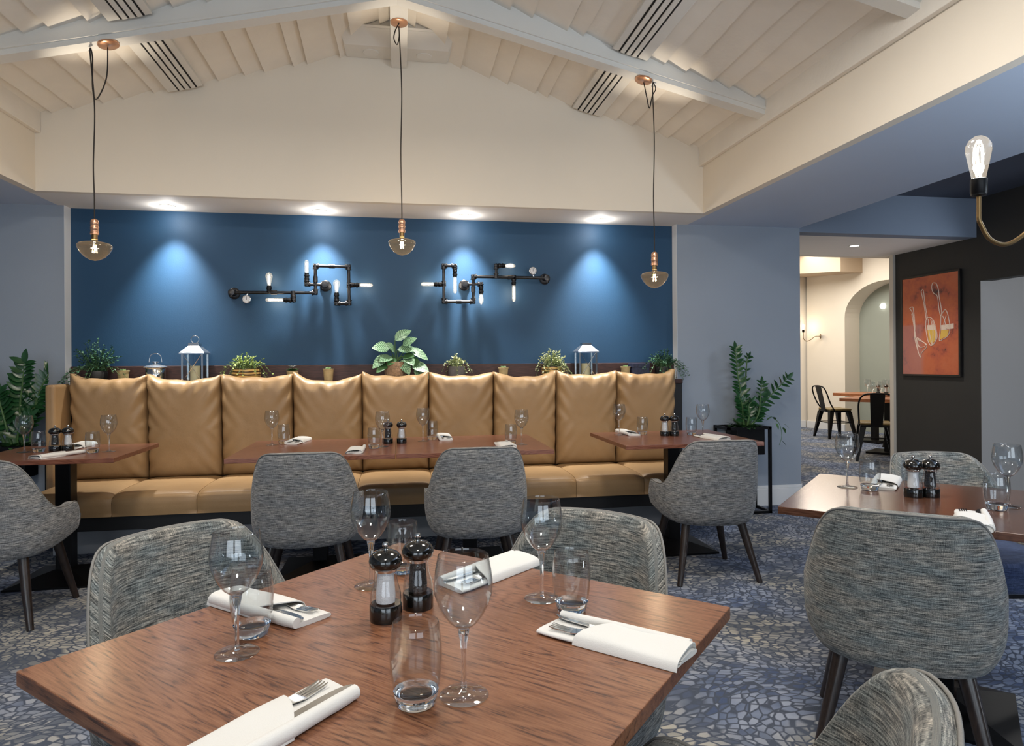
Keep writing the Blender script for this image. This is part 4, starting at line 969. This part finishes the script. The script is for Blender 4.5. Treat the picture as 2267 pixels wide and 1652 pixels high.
def zz_plant(label,loc,stems,seed,ground,xmax=9):
    rnd=random.Random(seed); t=thing('zz_plant',label,'plant',loc,0,'upright plants in the stands'); st=MB(); lf=MB(); gr=MB()
    for (pts,n,L0) in stems:
        p=smooth_path(pts,8); m=len(p); st.tube(p,[.011*(1-.75*i/(m-1)) for i in range(m)],8)
        for i in range(n):
            f=.22+.78*i/(n-1); q=f*(m-1); j=min(int(q),m-2); c=p[j].lerp(p[j+1],q-j); d=(p[j+1]-p[j]).normalized()
            side=d.cross(Vector((0,-1,.25))).normalized()
            for s in (-1,1):
                lf_l=L0*(1.05-.35*f)*rnd.uniform(.85,1.1)
                dd=side*s*rnd.uniform(.8,1)+d*rnd.uniform(.35,.75)+Vector((0,rnd.uniform(-.45,-.0),0))
                lf.leaf(c,dd,Vector((0,-.8,.6))+Vector((rnd.uniform(-.4,.4),0,0)),lf_l,lf_l*.44,.12,.18,5)
        lf.leaf(p[-1],(p[-1]-p[-2]),(0,-1,.3),L0*.8,L0*.35,.05,.2,5)
    for b in (st,lf): b.v=[(min(x,xmax),min(y,-.105-loc[1]),z) for x,y,z in b.v]
    st.build('stems',M['stemg'],t,smooth=True); lf.build('foliage',M['zz'],t,smooth=True)
    for i in range(ground[0]):
        a=rnd.uniform(0,2*PI); gr.leaf((ground[1]*math.cos(a)*rnd.random(),ground[2]*math.sin(a)*rnd.random(),.0),(math.cos(a),math.sin(a)*.7-.3,rnd.uniform(.1,1.2)),(0,0,1),rnd.uniform(.05,.11),rnd.uniform(.03,.05),.4,.2,4)
    if ground[3]:
        for k in range(7):
            p=smooth_path(ground[3],7)
            pp=[q+Vector((rnd.uniform(-.02,.05),rnd.uniform(-.02,.02),rnd.uniform(-.03,.04))) for q in p] if k else p
            if k==0: gr.tube(p,.002,5)
            j=rnd.randrange(8,len(p)); gr.leaf(pp[j],(rnd.uniform(-1,1),rnd.uniform(-.6,.2),rnd.uniform(-.6,.3)),(0,0,1),.06,.028,.3,.2,4)
    gr.v=[(min(x,xmax),min(y,-.105-loc[1]),z) for x,y,z in gr.v]
    gr.build('ground_leaves',M['leafg'],t,smooth=True); return t
zz_plant('upright dark green plant in the stand right of the banquette',(2.88,-.25,.705),
 [([(-.02,0,0),(-.03,-.01,.22),(-.075,-.02,.45),(-.10,-.03,.66)],17,.095),([(.02,.02,0),(.015,.02,.3),(.02,.0,.55),(.03,-.01,.60)],8,.06),([(.03,0,0),(.08,-.01,.12),(.22,-.03,.27),(.36,-.05,.41)],12,.10),([(.02,-.02,0),(.10,-.03,.1),(.12,-.04,.25),(.125,-.05,.37)],9,.085),([(-.02,-.02,0),(-.04,-.04,.1),(-.06,-.06,.2),(-.09,-.07,.26)],10,.09),([(0,-.03,0),(.01,-.05,.1),(.0,-.06,.18),(.02,-.07,.22)],9,.08)],21,
 (46,.11,.09,[(.05,-.02,.02),(.16,-.06,.10),(.25,-.09,.05),(.27,-.11,-.06),(.24,-.12,-.14)]))
zz_plant('upright dark green plant in the stand at the left photo edge',(-2.64,-.32,.705),
 [([(.05,0,0),(.05,-.02,.25),(.075,-.04,.42),(.10,-.06,.58)],15,.13),([(.10,0,0),(.14,-.02,.25),(.19,-.04,.40),(.27,-.06,.53)],14,.11),([(0,-.02,0),(-.02,-.05,.15),(-.05,-.06,.3),(-.06,-.06,.38)],12,.12),([(.04,-.03,0),(.06,-.06,.1),(.12,-.09,.18),(.16,-.1,.22)],8,.09),([(-.05,0,0),(-.10,-.03,.2),(-.16,-.04,.4),(-.2,-.05,.5)],12,.12),([(.06,0,0),(.09,-.01,.2),(.16,-.03,.30),(.21,-.03,.36)],9,.10)],22,
 (40,.15,.09,None),xmax=.248)
# ------------------------------------------------------------------ orange artwork on the charcoal wall
t=thing('framed_artwork','orange artwork of three drawn kitchen utensils in a black frame on the charcoal wall','picture',(XB-.001,.445,1.62))
yw,zh_,f=.355,.5,.018
MB().box(-.028,-.0002,-yw-f,-yw,-zh_-f,zh_+f).box(-.028,-.0002,yw,yw+f,-zh_-f,zh_+f).box(-.028,-.0002,-yw,yw,zh_,zh_+f).box(-.028,-.0002,-yw,yw,-zh_-f,-zh_).build('frame',M['framed'],t)
MB().box(-.024,-.0002,-yw+.0003,yw-.0003,-zh_+.0003,zh_-.0003).build('canvas',M['art'],t)
def A(px,py):  # artwork coordinates measured on its face: 0..1 from left/top
    return (-.0255,yw-px*2*yw,zh_-py*2*zh_)
UT={'spatula':[[(.14,.31),(.2,.30),(.22,.36),(.24,.5),(.25,.62),(.46,.70),(.36,.78),(.33,.82),(.24,.64),(.23,.5),(.20,.37),(.14,.31)],[(.27,.63),(.32,.72),(.44,.70),(.28,.62)],[(.18,.37),(.24,.56),(.30,.78)]],
 'whisk':[[(.36,.15),(.40,.14),(.43,.28),(.47,.42),(.45,.43),(.41,.28),(.36,.15)],[(.45,.44),(.44,.52),(.48,.66),(.54,.71),(.62,.66),(.64,.6),(.58,.46),(.5,.42),(.45,.44)],[(.49,.44),(.5,.56),(.55,.7)],[(.53,.44),(.57,.56),(.56,.7)],[(.56,.46),(.62,.58),(.6,.67)]],
 'skimmer':[[(.57,.08),(.63,.09),(.67,.16),(.68,.22),(.72,.36),(.71,.42),(.68,.36),(.65,.22),(.58,.18),(.55,.12),(.57,.08)],[(.71,.42),(.78,.36),(.83,.42),(.86,.55),(.82,.62),(.74,.65),(.68,.66),(.70,.54),(.71,.42)],[(.74,.42),(.78,.48),(.80,.56)],[(.80,.42),(.76,.5),(.82,.55)]]}
lm=MB()
for k,ls in UT.items():
    for l in ls: lm.tube(smooth_path([A(*p) for p in l],4),.0042,5)
lm.build('drawn_utensils',M['line'],t)
lm=MB(); lm.prism([A(.47,.55)[1:],A(.62,.55)[1:],A(.63,.63)[1:],A(.55,.70)[1:],A(.49,.66)[1:]],-.0248,-.0243,lambda a,b,h:(h,a,b)); lm.prism([A(.71,.56)[1:],A(.84,.56)[1:],A(.81,.62)[1:],A(.69,.65)[1:]],-.0248,-.0243,lambda a,b,h:(h,a,b)); lm.build('yellow_patch',M['liney'],t)
lm=MB(); lm.prism([A(.46,.50)[1:],A(.60,.50)[1:],A(.61,.55)[1:],A(.47,.55)[1:]],-.0248,-.0243,lambda a,b,h:(h,a,b)); lm.prism([A(.71,.51)[1:],A(.92,.50)[1:],A(.92,.55)[1:],A(.71,.56)[1:]],-.0248,-.0243,lambda a,b,h:(h,a,b)); lm.build('white_band',M['line'],t)
# ------------------------------------------------------------------ swan-neck lamps
def swan(label,loc,rz,parts,cat='wall light',scale=1):
    t=thing('swan_neck_lamp',label,cat,loc,rz,'swan-neck lamps')
    # bulb upright above origin (socket base at z=0); arm dips and rises to +x
    arm,extra=parts
    MB().tube(smooth_path([(0,0,0),(0,0,-.05),(.0,0,-.07)]+arm,8),.0065,10).build('arm',M['brass'],t,smooth=True)
    MB().lathe([(.010,-.006),(.020,-.003),(.020,.002),(.0215,.004),(.0215,.044),(.018,.046)],24).build('lamp_holder',M['bmetal'],t,auto=40)
    MB().lathe([(.0175,.0462),(.020,.060),(.027,.095),(.0325,.125),(.032,.142),(.024,.158),(.012,.167),(.002,.169)],28,cap0=False).build('bulb',M['bulbglass'],t,smooth=True)
    fm=MB()
    for k in range(5):
        q=k*2*PI/5; fm.tube([(.005*math.cos(q),.005*math.sin(q),.058),(.013*math.cos(q),.013*math.sin(q),.10),(.010*math.cos(q+.3),.010*math.sin(q+.3),.138)],.0022,6)
    fm.build('filament',M['filc'],t)
    extra(t); return t
def hub(t):
    MB().tube([(.34,0,-.10),(.34,0,1.2)],.010,12).build('hanging_rod',M['brass'],t)
    MB().lathe([(.012,-.13),(.03,-.115),(.034,-.09),(.02,-.06),(.012,-.05)],20,Matrix.Translation((.34,0,0))).build('hub',M['brass'],t,auto=40)
    MB().lathe([(.05,1.2),(.05,1.188),(.012,1.17)],20,Matrix.Translation((.34,0,0))).build('ceiling_rose',M['brass'],t,auto=40)
swan('brass swan-neck lamp with an upright clear bulb at the right photo edge',(1.655,-3.755,1.745),R(-10),([(.005,0,-.085),(.03,0,-.128),(.075,0,-.145),(.125,0,-.12),(.19,0,-.06),(.27,0,-.055),(.33,0,-.09)],hub),'hanging lamp')
def plate(t):
    MB().lathe([(.045,0),(.045,.012),(.02,.02)],20,Matrix.Translation((.30,0,-.085))@Matrix.Rotation(-PI/2,4,'Y')).build('wall_plate',M['brass'],t,auto=40)
ang=math.atan2(fd.y,fd.x)
a=FP(.13,1.80,.22); b=FP(.42,1.7,0)
swan('small swan-neck wall lamp on the cream wall left of the arch',a,math.atan2(b[1]-a[1],b[0]-a[0]),([(.005,0,-.12),(.05,0,-.17),(.12,0,-.15),(.2,0,-.09),(.29,0,-.085)],plate))
# ------------------------------------------------------------------ far room
def far_table(label,loc,rz,lx,ly):
    t=thing('dining_table',label,'table',loc,rz,'tables in the far room')
    MB().box(-lx/2,lx/2,-ly/2,ly/2,.705,.75).build('tabletop',M['farwood'],t,bevel=.002)
    MB().box(-.04,.04,-.04,.04,.03,.7048).build('column',M['bmetal'],t); MB().box(-.22,.22,-.22,.22,0,.03).build('base_plate',M['bmetal'],t,bevel=.004)
far_table('wooden table in the far room behind the metal chair seen from behind',(6.55,2.55,0),R(-55),1.0,.75)
far_table('wooden table in the far room by the arch, farther than the other',(7.28,3.72,0),R(-79),.95,.7)
def cafe_chair(label):
    t=thing('metal_cafe_chair',label,'chair',(0,0,0),0,'black metal cafe chairs')
    MB().box(-.18,.18,-.18,.18,.425,.455).build('seat',M['bmetal'],t,bevel=.012)
    MB().box(-.185,.185,-.175,.185,.4555,.485).build('seat_pad',M['tanpad'],t,bevel=.012)
    mb=MB(); mb.hexa([(-.065,-.185,.43),(.065,-.185,.43),(.065,-.178,.43),(-.065,-.178,.43),(-.085,-.285,.845),(.085,-.285,.845),(.085,-.278,.845),(-.085,-.278,.845)]); mb.build('back_splat',M['bmetal'],t,bevel=.002)
    MB().tube(smooth_path([(-.185,-.10,.44),(-.20,-.19,.58),(-.205,-.25,.73),(-.17,-.28,.82),(-.08,-.288,.85),(.08,-.288,.85),(.17,-.28,.82),(.205,-.25,.73),(.20,-.19,.58),(.185,-.10,.44)],6),.011,8).build('back_hoop',M['bmetal'],t,smooth=True)
    for sx in (-1,1):
        for sy in (-1,1):
            mb=MB(); mb.hexa([(sx*.225-.015,sy*.225-.015,0),(sx*.225+.015,sy*.225-.015,0),(sx*.225+.015,sy*.225+.015,0),(sx*.225-.015,sy*.225+.015,0),(sx*.15-.035,sy*.15-.035,.43),(sx*.15+.035,sy*.15-.035,.43),(sx*.15+.035,sy*.15+.035,.43),(sx*.15-.035,sy*.15+.035,.43)]); mb.build('leg',M['bmetal'],t)
    mb=MB()
    for s in (-1,1): mb.box(-.19,.19,s*.19-.004,s*.19+.004,.25,.262); mb.box(s*.19-.004,s*.19+.004,-.19,.19,.25,.262)
    mb.build('stretcher',M['bmetal'],t)
    return t
k1=cafe_chair('black metal cafe chair seen from behind in the far room'); k1.location=(5.97,2.08,0); k1.rotation_euler=(0,0,R(-32))
dup(k1,(7.05,4.36,0),R(-95),'black metal cafe chair seen from the side in the far room')
dup(k1,(7.2,2.93,0),R(100),'black metal cafe chair behind the far room table, facing the viewer')
for i,(x,y,l) in enumerate([(6.45,2.72,'wine glass at the left end of the nearer far room table'),(6.60,2.75,'wine glass on the nearer far room table behind the metal chair'),(6.72,2.45,'wine glass at the right of the nearer far room table')]): put(P_w,(x,y,ZT),0,l)
for i,(x,y,l) in enumerate([(7.2,3.78,'wine glass at the left of the farther far room table'),(7.36,3.60,'wine glass in the middle of the farther far room table'),(7.3,3.42,'wine glass at the right of the farther far room table')]): put(P_w,(x,y,ZT),0,l)
put(P_t,(6.63,2.35,ZT),0,'tumbler on the nearer far room table'); put(P_p,(7.27,3.63,ZT),0,'pepper mill on the farther far room table'); put(P_s,(7.30,3.50,ZT),0,'salt mill on the farther far room table')
put(P_n,(6.72,2.25,ZT),R(60),'folded white napkin on the nearer far room table in the far room')
t=thing('framed_mirror','tall dark framed panel inside the arched niche','picture',FP(1.95,1.15,-.33),ang)
MB().box(-.38,.38,-.005,.0,-.6,.6).build('panel',principled('smoky_panel',(74,68,60),.35,var=.3,vscale=6),t)
mb=MB()
for x0,x1,z0,z1 in ((-.42,-.38,-.64,.64),(.38,.42,-.64,.64),(-.38,.38,.6,.64),(-.38,.38,-.64,-.6)): mb.box(x0,x1,-.005,.03,z0,z1)
mb.build('frame',M['farwood'],t)
# ------------------------------------------------------------------ lights
def light(kind,name,loc,energy,col,rot=None,**kw):
    l=bpy.data.lights.new(name,kind); l.energy=energy; l.color=col
    for k,v in kw.items(): setattr(l,k,v)
    o=bpy.data.objects.new(name,l); COL.objects.link(o); o.location=loc
    if rot: o.rotation_euler=rot
    return o
def aim(o,target): o.rotation_euler=(Vector(target)-o.location).to_track_quat('-Z','Y').to_euler()
WARM=(1,.86,.68); NEU=(1,.93,.84); COOL=(.80,.90,1)
for x in (-1.684,-.595,.527,1.643):
    light('SPOT','alcove_spot',(x,-.175,ZS-.012),215,(1,.98,.93),(R(6),0,0),spot_size=R(74),spot_blend=1.0,shadow_soft_size=.045)
for x in (-1.684,-.595,.527,1.643): light('POINT','downlight_glow',(x,-.175,ZS-.065),2.0,(1,.97,.93),shadow_soft_size=.03)
for (x,y,z) in ((-1.655,-1.43,1.905),(.022,-1.178,2.01),(1.605,-1.43,1.795)):
    light('POINT','pendant_glow',(x,y,z),9,WARM,shadow_soft_size=.02)
    light('SPOT','pendant_up',(x*1.03+.02,y+(.13 if abs(x)>.5 else -.05),z+.19),40,WARM,(PI,0,0),spot_size=R(40),spot_blend=1.0,shadow_soft_size=.02)
light('POINT','swan_glow',(1.655,-3.755,1.84),7,(.93,.96,1),shadow_soft_size=.02)
# passage and far room
light('SPOT','passage_spot',(4.47,.47,2.39),40,NEU,(0,0,0),spot_size=R(120),spot_blend=.7,shadow_soft_size=.03)
light('AREA','far_ceiling_light',(6.2,4.2,3.15),110,(1,.94,.86),(0,0,0),size=2.0,shape='SQUARE')
p=FP(.13,1.9,.22); light('POINT','far_sconce_glow',p,3,(1,.85,.65),shadow_soft_size=.02)
light('POINT','side_room_light',(5.95,-1.2,1.9),10,(1,.96,.92),shadow_soft_size=.1)
# added fill: area lights at the invented front windows and bare discs overhead
light('AREA','window_daylight',(-1.7,-9.35,1.5),62,COOL,(R(90),0,0),shape='RECTANGLE',size=2.8,size_y=1.9)
light('AREA','window_daylight',(1.8,-9.35,1.5),62,COOL,(R(90),0,0),shape='RECTANGLE',size=2.8,size_y=1.9)
for (x,y) in ((-1.1,-3.2),(1.1,-3.2),(0,-6.2)):
    light('AREA','ceiling_lamp',(x,y,3.0),40,NEU,(0,0,0),shape='DISK',size=.5)  # overhead fill added over the dining floor, without any fixture
o=light('AREA','side_window_daylight',(6.2,-5.2,.8),430,(.82,.91,1),shape='RECTANGLE',size=2.6,size_y=1.8); aim(o,(2.6,-2.4,2.6))  # cool fill added out of view, aimed up at the right soffit
light('AREA','side_uplighter',(3.3,-4.6,1.5),62,(.76,.88,1),(PI,0,0),shape='DISK',size=.3)  # unseen upward fill, added to brighten the right soffit
light('AREA','slate_ceiling_lamp',(4.4,-3.4,2.75),40,(.86,.92,1),(0,0,0),shape='DISK',size=.8)  # fill added below the slate ceiling, without any fixture
w=bpy.data.worlds.new('World'); S.world=w; w.use_nodes=True; w.node_tree.nodes['Background'].inputs[0].default_value=(.75,.85,1,1); w.node_tree.nodes['Background'].inputs[1].default_value=.6
# ------------------------------------------------------------------ camera
yaw,roll,f,sy=.1698,.0065,1455.4,-23.27
rv=Vector((math.cos(yaw),-math.sin(yaw),0)); fv=Vector((math.sin(yaw),math.cos(yaw),0)); uv=Vector((0,0,1))
cx=rv*math.cos(roll)-uv*math.sin(roll); cy=rv*math.sin(roll)+uv*math.cos(roll); cz=-fv
cam=bpy.data.cameras.new('camera'); co=bpy.data.objects.new('camera',cam); COL.objects.link(co)
co.matrix_world=Matrix(((cx.x,cy.x,cz.x,0),(cx.y,cy.y,cz.y,-5.4),(cx.z,cy.z,cz.z,1.268),(0,0,0,1)))
cam.sensor_width=36; cam.sensor_fit='HORIZONTAL'; cam.lens=f/2267*36; cam.shift_y=sy/2267; cam.clip_start=.05
S.camera=co
S.view_settings.view_transform='Standard'; S.view_settings.look='None'; S.view_settings.gamma=1; S.view_settings.use_curve_mapping=False; S.view_settings.exposure=0.0
try:
    c=S.cycles; c.max_bounces=9; c.diffuse_bounces=4; c.glossy_bounces=4; c.transmission_bounces=8; c.transparent_max_bounces=24; c.caustics_reflective=False; c.caustics_refractive=False; c.sample_clamp_indirect=4; c.use_denoising=True; c.use_adaptive_sampling=True; c.adaptive_threshold=.03
except Exception: pass
